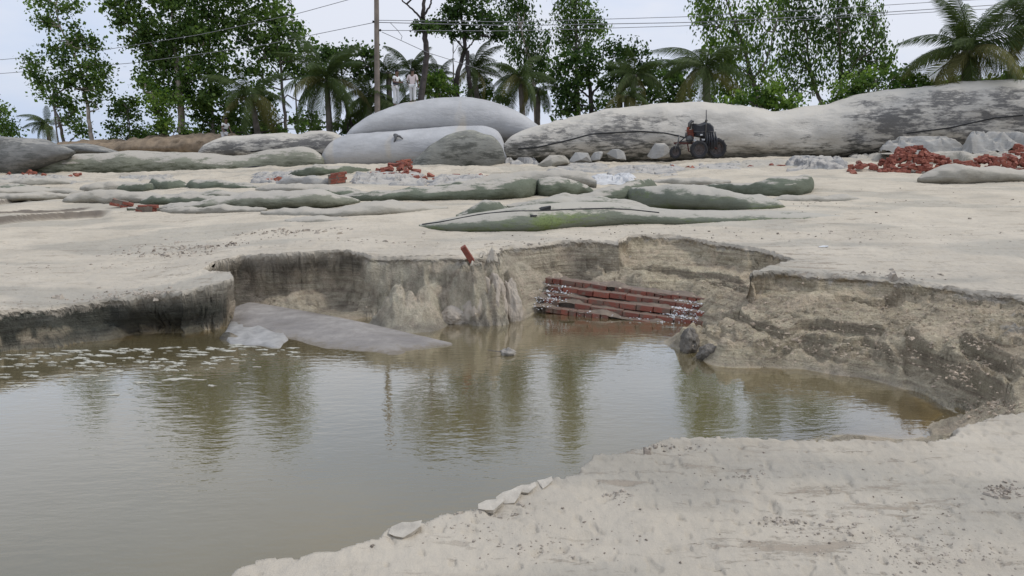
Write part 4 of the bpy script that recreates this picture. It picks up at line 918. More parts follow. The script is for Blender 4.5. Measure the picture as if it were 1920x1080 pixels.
def pit_clods(spots, mat, seed):
    rn = np.random.default_rng(seed); UU = np.concatenate([rn.normal(u, su, n) for u, v, su, sv, n, q in spots]); VV = np.concatenate([rn.normal(v, sv, n) for u, v, su, sv, n, q in spots]); SZ = np.concatenate([np.full(n, q) for u, v, su, sv, n, q in spots]) * .42 * np.exp(rn.normal(size=len(UU)) * .38)
    z = np.full(len(UU), .3); a = (UU - 960) / FPX; b_ = (540 - VV) / FPX; dy = cp + b_ * sp; dz = -sp + b_ * cp
    for _ in range(14): t = (z - ZC) / dz; z = .5 * z + .5 * np.minimum(terrain(a * t, dy * t)[2], 1.2)
    t = (z - ZC) / dz; X_, Y_ = a * t, dy * t; ok = (z > .03) & (z < plain(X_, Y_) - .06); X_, Y_, z, SZ = X_[ok], Y_[ok], z[ok], SZ[ok]
    base = np.array([(-.5, -.5, -.3), (.5, -.5, -.3), (.5, .5, -.3), (-.5, .5, -.3), (-.3, -.3, .35), (.3, -.35, .4), (.35, .3, .3), (-.3, .3, .45)]); fq = np.array([(4, 5, 6, 7), (0, 1, 5, 4), (1, 2, 6, 5), (2, 3, 7, 6), (3, 0, 4, 7)]); V = []; F = []
    for i_ in range(len(X_)):
        q = base * (SZ[i_] * rn.uniform(.8, 1.9), SZ[i_] * rn.uniform(.6, 1.1), SZ[i_] * rn.uniform(.5, .9)) + rn.normal(size=(8, 3)) * SZ[i_] * .13; an = rn.uniform(-.9, .9); c_, s_ = math.cos(an), math.sin(an)
        V.append(np.c_[q[:, 0] * c_ - q[:, 1] * s_, q[:, 0] * s_ + q[:, 1] * c_, q[:, 2]] + (X_[i_], Y_[i_], z[i_] + SZ[i_] * .12)); F.append(fq + 8 * i_)
    ob = link('sand_clods', mesh_np('sand_clods', np.vstack(V), np.vstack(F), False), mat); ob['kind'] = 'stuff'; ob['label'] = 'crumbled damp sand clods lying on the slopes of the pit'
pit_clods([(1620, 590, 130, 22, 500, .030), (1420, 610, 50, 30, 260, .034), (1700, 640, 80, 22, 240, .030), (1820, 680, 40, 25, 260, .034), (1560, 655, 70, 12, 260, .024), (1300, 520, 60, 14, 260, .030), (1130, 505, 60, 12, 220, .030), (1800, 575, 60, 14, 240, .028), (1390, 545, 40, 18, 240, .034),
           (560, 524, 70, 5, 90, .030), (860, 560, 80, 30, 80, .028), (1860, 760, 40, 12, 200, .030)], mat_plain('damp_sand_clods', (.40, .32, .235), .95, .3, 9, 0, .01), 8)
M_CLOD = mat_plain('sand_clods', (.36, .31, .25), .95, .25, 20, 0, .01)
M_CLODD = mat_plain('dark_sand_clods', (.20, .165, .13), .95, .3, 20, 0, .01)
clods('sand_clods', [(350, 462, 50, 5, 130, .028), (290, 475, 60, 4, 90, .022), (520, 437, 45, 5, 60, .03), (600, 432, 40, 3, 40, .03), (150, 500, 120, 5, 60, .018), (680, 455, 60, 4, 40, .02),
                     (330, 549, 60, 5, 160, .020), (260, 551, 40, 4, 100, .022), (180, 560, 40, 4, 70, .018), (60, 574, 60, 5, 80, .014), (1000, 458, 80, 5, 50, .022), (1650, 517, 60, 5, 70, .022),
                     (1300, 430, 160, 8, 70, .02), (1750, 440, 120, 12, 60, .02), (1880, 925, 20, 8, 90, .011), (1470, 975, 22, 6, 50, .008), (1560, 990, 40, 8, 60, .007), (1700, 1010, 90, 25, 160, .006),
                     (1750, 1050, 80, 15, 160, .006), (1160, 930, 15, 5, 36, .007), (900, 960, 50, 8, 80, .008), (1000, 1020, 60, 12, 60, .006), (860, 990, 60, 10, 50, .006), (1390, 890, 30, 8, 36, .006), (1280, 840, 30, 5, 36, .009)], M_CLOD, 3)
clods('sand_clods', [(400, 458, 40, 4, 60, .022), (300, 474, 50, 3, 40, .02), (540, 436, 30, 4, 26, .025), (1400, 900, 250, 60, 110, .005), (1600, 1000, 150, 30, 100, .005), (1000, 1000, 140, 40, 70, .005),
                     (1880, 922, 16, 6, 30, .011), (1600, 380, 200, 14, 60, .022), (1100, 440, 250, 5, 50, .018), (1215, 848, 8, 3, 5, .016), (1248, 840, 10, 3, 6, .011)], M_CLODD, 4)
# foam rafts on the water
def foam():
    rn = np.random.default_rng(5); V = []; F = []; k = 0
    for _ in range(300):
        u = rn.uniform(-60, 560); v = 650 + abs(rn.normal()) * 33 + max(0, (200 - u)) * .06
        if u > 400: v = 645 + abs(rn.normal()) * 22
        if v > 740 or rn.random() < (u - 330) / 400: continue
        c = atZ(u, v, .007); z = terrain(np.array([c[0]]), np.array([c[1]]))[2][0]
        if z > -.01: continue
        L = rn.uniform(.012, .065) * (1.6 if rn.random() < .2 else 1); n = 26; wob = rn.uniform(0, 50)
        a = np.linspace(0, 2 * math.pi, n, endpoint=False); r = 1 + 1.1 * noise(np.cos(a) * 1.9 + wob, np.sin(a) * 1.9 + wob, 1) + .55 * noise(np.cos(a) * 5 + wob, np.sin(a) * 5, 3)
        rot = rn.normal() * .15 - .1; x = np.cos(a) * r * L; y = np.sin(a) * r * L * rn.uniform(.2, .5); x, y = x * math.cos(rot) - y * math.sin(rot), x * math.sin(rot) + y * math.cos(rot)
        P_ = np.c_[x, y, np.full(n, 0.003)] + (c[0], c[1], .0); P2 = P_.copy(); P2[:, :2] = c[:2] + (P_[:, :2] - c[:2]) * .8; P2[:, 2] = .0055
        o = k; V += [*P_, *P2, np.array([c[0], c[1], .006])]; k += 2 * n + 1
        for i_ in range(n): j_ = (i_ + 1) % n; F += [(o + i_, o + j_, o + n + j_), (o + i_, o + n + j_, o + n + i_), (o + n + i_, o + n + j_, o + 2 * n)]
    ob = link('foam', mesh_np('foam', np.array(V), np.array(F)), M_FOAM); ob['kind'] = 'stuff'; ob['label'] = 'broken patches of pale foam floating below the left bank'
foam()
# mud clump with twig sticking from the water
def lump(name, label, cat, u, v, z, r, mat, seed, sx=1, sz=1):
    bm = bmesh.new(); bmesh.ops.create_icosphere(bm, subdivisions=4, radius=1)
    c = atZ(u, v, z); co = np.array([v_.co[:] for v_ in bm.verts])
    d = 1 + .5 * fbm(co[:, 0] * 1.4 + seed, co[:, 1] * 1.4, co[:, 2] * 1.4, 4)
    for v_, k in zip(bm.verts, d): v_.co = Vector((v_.co.x * k * r * sx, v_.co.y * k * r, max(v_.co.z * k * r * sz, -r * .3)))
    me = bpy.data.meshes.new(name); bm.to_mesh(me); bm.free(); me.polygons.foreach_set('use_smooth', [True] * len(me.polygons))
    return tag(link(name, me, mat, None, c), label, cat)
l1 = lump('mud_clod', 'small brown mud clod with a twig standing in the pond water', 'mud clod', 953, 664, 0, .08, M_WSAND, 4, 1.1, .9)
m = MB(); m.tube([(-.02, 0, .02), (-.14, .01, .03), (-.24, .0, .05)], [.008, .006, .004], 5); m.obj('twig', M_TBARK, l1, True)

def clump(label, u, v, z, rx, ry, H, seed, mat=None, lean=(0, 0), gv=1.0):
    nz_ = .34 if gv > .7 else .22
    """a rough upright lump of sand with run-down grooves"""
    bm = bmesh.new(); bmesh.ops.create_icosphere(bm, subdivisions=5, radius=1); co = np.array([v_.co[:] for v_ in bm.verts]); bm_f = [[q.index for q in f_.verts] for f_ in bm.faces]; bm.free()
    c = atZ(u, v, z); t = (co[:, 2] + 1) / 2; wd = 1.0 - .30 * t ** 1.5
    an = np.arctan2(co[:, 1], co[:, 0]); g1 = ridge(np.cos(an) * 2.2 + seed, np.sin(an) * 2.2, t * .9 + seed, 3); g2 = fbm(co[:, 0] * 1.3 + seed, co[:, 1] * 1.3, t * 2.2, 4)
    k = 1 + .05 * gv * (g1 - .3) + nz_ * g2 + .10 * fbm(co[:, 0] * 6 + seed, co[:, 1] * 6, co[:, 2] * 6, 3)
    hz = .5 + (t - .5) * (1 + (.25 if gv > .7 else .08) * g2)
    P_ = np.c_[co[:, 0] * rx * wd * k + lean[0] * t * t, co[:, 1] * ry * wd * k + lean[1] * t, (hz * 1.18 - .18) * H]
    return tag(link('sand_clump', mesh_np('sand_clump', P_, np.array(bm_f)), mat or M_GCL, None, c), label, 'sand clump', None)
def mat_clump():
    t = NT('slumped_sand'); p = t.pos(); a = t.noise(p, 6, 7, .72); st = t.noise(p, 3, 5, .65, (1.3, 1.3, .6))
    c = t.mix(t.ramp(a, .35, .65), (.33, .28, .22), (.46, .39, .31)); c = t.mix(t.ramp(st, .45, .65, 0, .5), c, (.43, .385, .32))
    n1 = t.bump(t.math('ADD', a, t.math('MULTIPLY', st, .7)), .7, .05); return t.out(t.pr(c, .9, t.bump(t.noise(p, 50, 5, .7), .5, .012, n1)))
M_GCL = mat_clump()
M_DCL = mat_plain('wet_dark_sand', (.125, .108, .085), .6, .35, 9, 0, .03)
clump('tallest grooved sand clump in the middle slump, below the lone brick', 893, 607, -.02, .22, .20, .70, 3, lean=(.05, .16))
clump('rounded hollow backed sand knob behind the tallest clump', 930, 602, .0, .17, .2, .66, 7, lean=(0, .1))
clump('split grey sand clump right of the tallest one, leaning left', 962, 603, -.02, .14, .13, .56, 11, lean=(-.06, .12))
clump('low sand clump at the water edge left of the tallest one', 850, 608, -.03, .22, .18, .26, 15, gv=.6)
clump('leaning sand block under the far lip, centre right', 1085, 497, .52, .13, .12, .30, 23, lean=(.05, .05))
clump('rounded sand block beside the leaning one under the far lip', 1135, 492, .52, .15, .12, .28, 27)
clump('small pointed sand block at the right of the rounded one', 1182, 496, .5, .09, .09, .14, 31)
clump('dark wet clump at the water edge right of the brick footing', 1292, 662, -.03, .11, .13, .30, 35, M_DCL)
clump('dark wet clump partly behind its neighbour, farther right on the terrace foot', 1328, 676, -.02, .13, .11, .2, 39, M_DCL)
clump('lowest dark clump ending the row on the terrace foot', 1362, 684, -.02, .12, .08, .11, 43, M_DCL)

# ------------------------------------------------------------------ the three wheeled machine
M_RED = mat_plain('rusty_red_paint', (.10, .028, .02), .6, .35, 8); M_TYRE = mat_plain('worn_tyre', (.022, .022, .024), .85, .3, 12, 0, .01)
M_RIM = mat_plain('dull_rim', (.075, .06, .055), .6, .3, 10); M_TARP = mat_plain('black_cover', (.014, .015, .02), .55, .3, 5, 0, .03)
M_STEEL = mat_plain('dirty_steel', (.10, .095, .09), .5, .3, 9, .4); M_ORANGE = mat_plain('orange_engine_paint', (.20, .045, .02), .5, .25, 8)
MD = 33.2; mc = atY(1308, 297, MD); mc[2] = max(mc[2], 0)
mach = empty('wheeled_machine', mc, 'black and rusty orange three wheeled engine machine parked by the pale tube', 'machine')
px = MD / FPX
def wheel(x, y, r, w, rz, nm='wheel'):
    R = Matrix.Rotation(rz, 3, 'Z') @ Matrix.Rotation(math.pi / 2, 3, 'X'); e = MB(); k = r
    e.lathe([(k * .62, -w * .38), (k * .85, -w * .5), (k * .97, -w * .42), (k, -w * .2), (k, w * .2), (k * .97, w * .42), (k * .85, w * .5), (k * .62, w * .38), (k * .62, -w * .38)], (0, 0, 0), R, 36)
    for i_ in range(22):
        a = 2 * math.pi * i_ / 22; e.box(R @ Vector((math.cos(a) * k, math.sin(a) * k, (w * .2) * (1 if i_ % 2 else -1))), (k * .07, k * .10, w * .5), R @ Matrix.Rotation(a, 3, 'Z'))
    t_o = e.obj('wheel', M_TYRE, mach); t_o.location = (x, y, r)
    q = MB(); q.lathe([(0.001, -w * .12), (k * .12, -w * .3), (k * .2, -w * .1), (k * .5, -w * .1), (k * .62, -w * .36), (k * .65, -w * .36), (k * .65, w * .36), (k * .6, w * .36), (k * .5, w * .1), (k * .2, w * .1), (k * .12, w * .3), (.001, w * .12)], (0, 0, 0), R, 24)
    for i_ in range(6):
        a = 2 * math.pi * i_ / 6; q.box(R @ Vector((math.cos(a) * k * .38, math.sin(a) * k * .38, 0)), (k * .4, k * .07, w * .4), R @ Matrix.Rotation(a, 3, 'Z'))
    q.obj('rim', M_RIM, t_o)
wheel(-44 * px, -.25, .26, .12, .25); wheel(-3 * px + .0, -.45, .375, .24, .12); wheel(40 * px, .55, .44, .28, .12)
m = MB(); m.tube([(-.99, -.25, .27), (-.95, -.25, .62), (-.88, -.2, 1.0)], .03, 8); m.tube([(-1.1, -.33, .27), (-1.02, -.3, .62)], .022); m.tube([(-.86, -.16, .27), (-.9, -.2, .62)], .022); m.tube([(-1.05, -.3, .6), (-.86, -.2, .62)], .03); m.obj('fork', M_STEEL, mach, True)
m = MB(); m.box((-.25, -.1, .66), (1.4, .07, .08)); m.box((-.25, .3, .66), (1.5, .07, .08)); m.box((.45, .1, .66), (.07, .75, .08)); m.box((-.3, .1, .66), (.07, .5, .08)); m.box((-.88, .05, .66), (.08, .5, .08))
m.tube([(-.5, -.1, .66), (-.42, -.1, .3), (-.2, -.2, .3)], .03); m.tube([(0, -.45, .375), (.0, .5, .375)], .04); m.tube([(.0, .1, .375), (.05, .1, .66)], .035); m.tube([(.95, .5, .44), (.4, .3, .66)], .04); m.obj('chassis', M_RED, mach)
m = MB(); m.box((-.35, .1, .98), (.26, .36, .5), None, .015, .85); m.tube([(-.47, .0, 1.12), (-.47, .0, 1.34)], .06, 10); 
for i_ in range(4): m.box((-.35, .1, 1.0 + i_ * .07), (.34, .42, .02))
m.obj('engine', M_ORANGE, mach)
m = MB(); m.tube([(-.40, .05, 1.25), (-.40, .05, 1.5), (-.30, .05, 1.6), (-.22, .05, 1.58)], [.07, .08, .07, .05], 10); m.box((-.5, .05, 1.0), (.12, .2, .2)); m.lathe([(.001, -.05), (.16, -.05), (.16, .05), (.001, .05)], (-.42, -.16, .82), Matrix.Rotation(math.pi / 2, 3, 'X'), 20); m.obj('exhaust', M_STEEL, mach, True)
m = MB()  # hood with a rounded tail
prof = [(-.26, 1.16), (-.27, 1.50), (-.05, 1.44), (.12, 1.5), (.28, 1.56), (.46, 1.5), (.60, 1.36), (.66, 1.18), (.64, .98), (.70, .8), (.62, .62), (.2, .62), (.15, .9), (-.2, .95)]
ny_ = 7; V = []
for k in range(ny_):
    t = k / (ny_ - 1) * 2 - 1; y = .1 + .42 * t; s = (1 - .18 * abs(t) ** 3)
    for x, z in prof: V.append((.2 + (x - .2) * s + .02 * math.sin(9 * z + k), y, 1.05 + (z - 1.05) * s + .015 * math.sin(7 * x + 2 * k)))
n = len(prof); F = [(k * n + i_, k * n + (i_ + 1) % n, (k + 1) * n + (i_ + 1) % n, (k + 1) * n + i_) for k in range(ny_ - 1) for i_ in range(n)] + [tuple(range(n))[::-1], tuple(range((ny_ - 1) * n, ny_ * n))]
m.add(V, F); m.obj('cover', M_TARP, mach)
m = MB(); m.tube([(.22, -.36, .62), (.22, -.36, 1.55), (.20, -.36, 2.05)], [.03, .028, .02], 8); m.box((.22, -.36, 1.6), (.09, .09, .08)); m.tube([(-.28, -.36, 1.46), (0, -.38, 1.42), (.22, -.36, 1.58)], .022); m.tube([(-.3, -.35, 1.14), (0, -.36, 1.12), (.22, -.36, 1.16)], .012); m.tube([(.24, -.37, 1.16), (.66, -.34, 1.12)], .012); m.tube([(.06, -.37, 1.14), (.06, -.37, .95)], .01); m.obj('post_and_rails', M_STEEL, mach, True)
m = MB()
for i_ in range(5): m.tube([(.25 + i_ * .09, -.36, 1.1), (.28 + i_ * .1, -.42, .8), (.22 + i_ * .12, -.4, .45)], [.03, .05, .035], 7)
m.lathe([(.001, -.2), (.28, -.2), (.3, 0), (.28, .2), (.001, .2)], (.45, .0, .62), Matrix.Rotation(math.pi / 2, 3, 'X'), 20); m.obj('drive_belts', M_TARP, mach, True)
m = MB(); m.box((-.62, -.05, .74), (.5, .34, .04), Matrix.Rotation(-.12, 3, 'Y')); m.tube([(-.84, -.1, .7), (-.6, -.15, .92), (-.5, -.1, .72)], .025); m.tube([(-.88, -.2, .98), (-.9, .2, 1.0)], .02); m.obj('seat_plate', M_TARP, mach)
m = MB(); m.box((.1, -.44, .80), (.12, .05, .06), None, .01); m.box((.02, -.42, 1.0), (.1, .05, .05), None, .01); m.box((-.25, -.4, .78), (.1, .06, .07), None, .01); m.obj('rag', mat_plain('pale_rag', (.5, .5, .5)), mach)

# ------------------------------------------------------------------ pole and wires
pb = atY(708, 300, 40.0); pt = atY(705, -120, 40.0)
pole = empty('utility_pole', (pb[0], 40, 1.9), 'tall weathered grey brown pole left of the two men, rising out of frame', 'pole')
m = MB(); H = pt[2] - 1.9; n = 14
m.tube([(0, 0, -.5)] + [((pt[0] - pb[0]) * i_ / n, 0, H * i_ / n) for i_ in range(1, n + 1)], [.16 - .05 * i_ / n for i_ in range(n + 1)], 14); m.obj('post', M_POLE, pole, True)
for v, dx in ((41, -.16), (57, .2), (-8, -.16)):
    q = atY(706, v, 40) - np.array(pole.location); m = MB(); m.tube([(q[0], 0, q[2]), (q[0] + dx, -.05, q[2])], .035, 6); m.lathe([(.02, -.06), (.06, -.04), (.035, 0), (.06, .03), (.02, .06)], (q[0] + dx, -.05, q[2]), None, 10); m.obj('insulator', M_BLACK, pole, True)
def wire(label, pts, r=.016, sag=0):
    P_ = [atY(u, v, D) for u, v, D in pts]; Q_ = []; k = np.linspace(0, 1, len(P_)); A = np.array(P_)
    for t in np.linspace(0, 1, 40): Q_.append([np.interp(t, k, A[:, 0]), np.interp(t, k, A[:, 1]), np.interp(t, k, A[:, 2]) - sag * 4 * t * (1 - t)])
    c = Q_[0]; m = MB(); m.tube(Q_, r, 5); tag(m.obj('power_line', M_WIRE, None, True, c), label, 'power line', 'power lines strung from the pole')
wire('lower wire running left from the pole behind the trees', [(702, 42, 40), (480, 87, 42), (250, 118, 44), (0, 138, 46), (-300, 150, 48)])
wire('upper wire running left from the top of frame to the left edge', [(702, -14, 40), (560, 25, 42), (380, 64, 43), (180, 96, 45), (0, 112, 46), (-300, 128, 48)])
wire('highest of the wires running right from the pole', [(709, 38, 40), (960, 41, 41), (1300, 31, 42), (1560, 16, 42), (1780, 2, 43), (2100, -14, 44)])
wire('middle wire running right from the pole', [(709, 42, 40), (960, 48, 41), (1300, 42, 42), (1600, 27, 42), (1900, 7, 43), (2200, -10, 44)], .02)
wire('lowest of the three wires running right from the pole', [(714, 57, 40), (960, 58, 41), (1300, 48, 42), (1640, 29, 42), (1900, 14, 43), (2200, 0, 44)])
wire('slanting loose cable descending to the right of the pole', [(716, 60, 40), (752, 76, 40.5), (800, 98, 41), (860, 117, 42), (930, 140, 44)], .016)
wire('short dangling cable end hanging near the pole', [(731, 42, 40.2), (745, 56, 40.2), (754, 68, 40.2), (752, 75, 40.2)], .015)

# ------------------------------------------------------------------ trees
def tree(label, D, trunks, blobs, lmat, bmat=None, seed=1, leaf=.185, dens=1.0, tr=.16, group=None, name='tree', droop=0.0, cat='tree', clump=.55, limb=True):
    """trunks: list of pixel polylines (u, v, radius m); blobs: (u, v, ru, rv) px"""
    bmat = bmat or M_TBARK; rn = np.random.default_rng(seed); k = D / FPX
    b = atY(trunks[0][0][0], 300, D) if trunks else atY(blobs[0][0], 300, D); zb = 1.9
    e = empty(name, (b[0], D, zb), label, cat, group); o = np.array([b[0], D, zb])
    m = MB(); ends = []
    for tk in trunks:
        pts = [atY(tk[0][0], tk[0][1], D) * [1, 1, 0] + [0, 0, zb - .3]] if tk is trunks[0] or tk[0][1] > 170 else []
        rad = [tk[0][2] * 1.15] if pts else []
        for i_, (u, v, r) in enumerate(tk):
            pts.append(atY(u, v, D + (0 if i_ == 0 else rn.normal() * .25))); rad.append(r)
        P_ = np.array(pts); t0 = np.linspace(0, 1, len(P_)); t1 = np.linspace(0, 1, len(P_) * 4)
        Pn = np.c_[[np.interp(t1, t0, P_[:, c_]) for c_ in range(3)]].T; Pn[1:-1] = (Pn[:-2] + 2 * Pn[1:-1] + Pn[2:]) / 4; Pn[1:-1, :2] += rn.normal(size=(len(Pn) - 2, 2)) * .02
        m.tube(Pn - o, list(np.interp(t1, t0, rad)), 8); ends.append((P_, rad))
    allp = np.vstack([e_[0] for e_ in ends]) if ends else None
    cl = []
    for (u, v, ru, rv) in blobs:
        c = atY(u, v, D); rx, rz = ru * k, rv * k; ry = min(rx, rz) * .9 + .3; vol = rx * rz
        n = max(6, int(vol * 20.0 * dens))
        p_ = rn.normal(size=(n, 3)); p_ /= np.linalg.norm(p_, axis=1)[:, None]; p_ *= rn.uniform(.25, 1.0, size=(n, 1)) ** .5
        cl.append(c + p_ * [rx, ry, rz])
        if allp is not None and limb:
            low_ = allp[allp[:, 2] < c[2] + .4] if (allp[:, 2] < c[2] + .4).any() else allp
            s = low_[np.argmin(np.linalg.norm(low_ - (c - [0, 0, rz]), axis=1))]
            md = (s + c) / 2 + rn.normal(size=3) * .25 + [0, 0, -.1]
            m.tube([s - o, md - o, c - o], [.055, .035, .015], 5, False)
            for _ in range(max(2, n // 9)):
                t = cl[-1][rn.integers(n)]; m.tube([c * .5 + md * .5 - o, (c + t) / 2 - o + rn.normal(size=3) * .12, t - o], [.022, .014, .006], 4, False)
    m.obj('trunk', bmat, e, True)
    cl = np.vstack(cl); nl = 42; N = len(cl) * nl
    cshade = np.clip(.45 + .28 * rn.normal(size=len(cl)), 0, 1)
    spread = np.repeat(rn.uniform(.5, 1.25, size=len(cl)) * clump, nl)[:, None]
    ct = np.repeat(cl, nl, 0) + rn.normal(size=(N, 3)) * spread * [.55, .55, .40 + droop * .6] + [0, 0, 0]
    ax_ = rn.normal(size=(N, 3)); ax_[:, 2] -= .5 + droop * 2.5; ax_ /= np.linalg.norm(ax_, axis=1)[:, None]
    q_ = rn.normal(size=(N, 3)); q_ -= ax_ * (q_ * ax_).sum(1)[:, None]; q_ /= np.linalg.norm(q_, axis=1)[:, None]
    L = leaf * np.exp(rn.normal(size=(N, 1)) * .28); wd = L * (.40 if not droop else .26)
    V = np.stack([ct, ct + ax_ * L * .5 + q_ * wd, ct + ax_ * L, ct + ax_ * L * .5 - q_ * wd], 1).reshape(-1, 3) - o
    sh = np.repeat(np.clip(np.repeat(cshade, nl) + rn.normal(size=N) * .22, 0, 1), 4)
    me = mesh_np('crown', V, np.arange(N * 4).reshape(-1, 4), False, {'shade': sh}); link('crown', me, lmat, e)
    return e
TG = 'broadleaf trees behind the tubes'
tree('rounded dark tree cut by the left edge', 46, [[(-5, 290, .2), (-8, 240, .15)]], [(-20, 215, 26, 22), (2, 238, 24, 22), (-10, 250, 34, 20), (14, 250, 14, 14), (-5, 205, 12, 12)], L_MID, seed=2, group=TG, leaf=.155)
tree('short slender tree leaning left, shorter of the leftmost pair', 44, [[(124, 285, .10), (118, 262, .09), (112, 232, .08), (102, 200, .07), (98, 180, .05)], [(102, 200, .04), (80, 160, .03), (62, 125, .02)]],
     [(62, 115, 8, 14), (66, 138, 10, 10), (85, 160, 18, 14), (108, 158, 22, 18), (122, 180, 18, 16), (95, 182, 22, 12), (130, 205, 14, 16), (142, 228, 17, 18), (150, 248, 16, 14), (128, 150, 9, 10)], L_MID, seed=3, group=TG, leaf=.155, tr=.1, dens=.85)
tree('tall slender tree with bare pale trunk at left', 44, [[(174, 285, .13), (172, 262, .12), (166, 210, .10), (158, 170, .09), (150, 125, .07), (130, 85, .05), (112, 50, .04), (104, 10, .02)]],
     [(110, -50, 24, 18), (100, -20, 20, 16), (82, 8, 18, 12), (112, 16, 24, 14), (132, 12, 12, 10), (76, 40, 16, 8), (98, 46, 14, 9), (140, 56, 20, 14), (128, 75, 18, 14), (160, 74, 14, 12), (180, 86, 14, 9), (104, 92, 13, 8), (140, 98, 18, 12), (118, 118, 15, 9), (160, 118, 16, 12), (186, 118, 12, 8), (138, 140, 13, 10), (168, 142, 15, 11), (192, 140, 8, 7), (163, 165, 12, 14), (170, 185, 11, 12), (194, 165, 6, 4)], L_MID, M_PBARK, seed=4, group=TG, leaf=.155, dens=.85)
tree('small open tree beside a low bush at left', 45, [[(242, 285, .07), (243, 245, .05), (240, 205, .03)]], [(232, 194, 16, 9), (248, 190, 8, 5), (222, 208, 9, 12), (240, 218, 13, 13), (258, 242, 10, 14), (214, 242, 15, 9), (228, 255, 22, 14), (268, 258, 16, 8), (290, 256, 9, 7)], L_MID, seed=5, group=TG, leaf=.155, dens=.75)
tree('massive bushy tree with a split pale trunk at left', 45, [[(344, 285, .30), (341, 255, .22), (339, 205, .20), (336, 165, .17), (331, 118, .13), (326, 70, .08), (322, 20, .05)], [(336, 165, .08), (350, 130, .06), (370, 90, .04)], [(320, 120, .08), (280, 80, .05), (262, 60, .03)]],
     [(270, -50, 40, 22), (330, -60, 44, 30), (300, -95, 40, 24), (345, -110, 34, 26), (380, -50, 30, 24), (320, -150, 26, 20), (230, -8, 32, 16), (215, 14, 18, 12), (250, 25, 34, 18), (232, 40, 28, 12), (300, -20, 60, 30), (330, 30, 50, 40), (278, 55, 34, 26), (250, 72, 22, 14), (300, 85, 36, 26), (350, 85, 40, 34), (275, 105, 26, 16), (380, 70, 32, 26), (310, 130, 40, 28), (360, 135, 44, 28), (395, 115, 34, 24), (285, 150, 26, 16), (320, 170, 34, 22), (375, 175, 36, 22), (410, 150, 20, 18), (300, 185, 20, 14)], L_MID, M_PBARK, seed=6, group=TG, leaf=.185, dens=1.0)
tree('slim tree with low leafy crown in front of the massive tree', 43, [[(312, 285, .09), (309, 250, .08), (298, 205, .07), (285, 175, .05)]], [(275, 158, 14, 14), (285, 180, 18, 13), (292, 202, 12, 10), (318, 215, 18, 22), (330, 240, 22, 14), (300, 232, 12, 14), (325, 178, 15, 15)], L_BRIGHT, seed=7, group=TG, leaf=.155, dens=.75)
tree('tree with thin grey trunk and drooping crown right of the massive one', 46, [[(402, 285, .12), (400, 240, .10), (396, 190, .08), (392, 120, .06), (390, 40, .04)]], [(388, -10, 26, 20), (380, 12, 20, 16), (400, 20, 18, 14), (408, 45, 16, 14), (395, 60, 22, 14), (420, 95, 18, 16), (400, 165, 24, 18), (390, 200, 26, 18), (410, 225, 26, 18), (372, 225, 18, 22), (430, 190, 18, 16), (395, 245, 34, 10)], L_MID, seed=8, group=TG, dens=.9)
tree('tall leafy tree filling the sky left of the pole', 46, [[(536, 290, .12), (535, 230, .10), (530, 170, .09), (526, 120, .07), (515, 50, .05), (500, 0, .03)], [(530, 150, .05), (500, 110, .04), (470, 80, .03)], [(532, 175, .045), (560, 190, .03), (580, 200, .02)]],
     [(480, -50, 36, 24), (510, -80, 34, 24), (450, -70, 28, 20), (490, -120, 26, 22), (440, -25, 34, 22), (440, 10, 30, 18), (470, 35, 32, 20), (510, 10, 32, 26), (500, 60, 34, 22), (535, 45, 26, 22), (548, 70, 18, 20), (465, 65, 24, 16), (478, 95, 26, 18), (515, 100, 28, 18), (550, 98, 24, 16), (455, 125, 22, 14), (490, 140, 28, 16), (540, 125, 14, 10), (575, 95, 22, 16), (585, 125, 22, 16), (565, 140, 14, 12), (430, 45, 16, 14)], L_MID, seed=9, group=TG, dens=.95)
tree('low leafy tree under the palms left of centre', 47, [[(500, 290, .12), (498, 240, .1), (490, 200, .06)]], [(490, 175, 26, 16), (505, 205, 22, 16), (480, 225, 28, 18), (510, 240, 22, 16), (440, 230, 22, 18), (455, 248, 30, 12), (560, 235, 14, 18), (585, 225, 18, 14), (440, 205, 16, 14)], L_DARK, seed=10, group=TG, dens=1.0)
tree('flat topped dark tree beside the pole with bent black trunk', 43, [[(665, 290, .12), (663, 245, .11), (652, 205, .08), (645, 165, .06), (640, 130, .04)], [(650, 195, .05), (634, 175, .04), (622, 150, .03)], [(645, 165, .04), (665, 150, .03), (680, 125, .02)]],
     [(618, 95, 18, 8), (640, 100, 24, 9), (670, 92, 26, 9), (695, 102, 20, 8), (620, 112, 22, 9), (655, 118, 26, 9), (690, 122, 22, 9), (672, 138, 20, 8), (700, 140, 14, 8), (605, 105, 10, 6)], L_DARK, M_BARK, seed=11, group=TG, leaf=.155, clump=.4)
tree('dark trunked nearly bare tree with forked top right of the men', 41, [[(783, 285, .19), (789, 185, .18), (797, 140, .16), (800, 100, .15), (797, 65, .14), (792, 40, .12), (794, 20, .10), (798, -20, .08)], [(792, 38, .06), (778, 22, .05), (762, 8, .04), (748, -6, .03)], [(794, 30, .07), (806, 12, .05), (812, -10, .04)], [(794, 48, .03), (784, 52, .02), (778, 52, .01)]],
     [(800, -60, 40, 20), (770, -90, 36, 20), (830, -95, 36, 24), (790, -130, 36, 18), (735, -50, 20, 14), (784, 50, 6, 4), (805, 50, 8, 5), (812, -18, 20, 10), (770, -20, 14, 7)], L_DARK, M_BARK, seed=12, group=TG, leaf=.155, clump=.35)
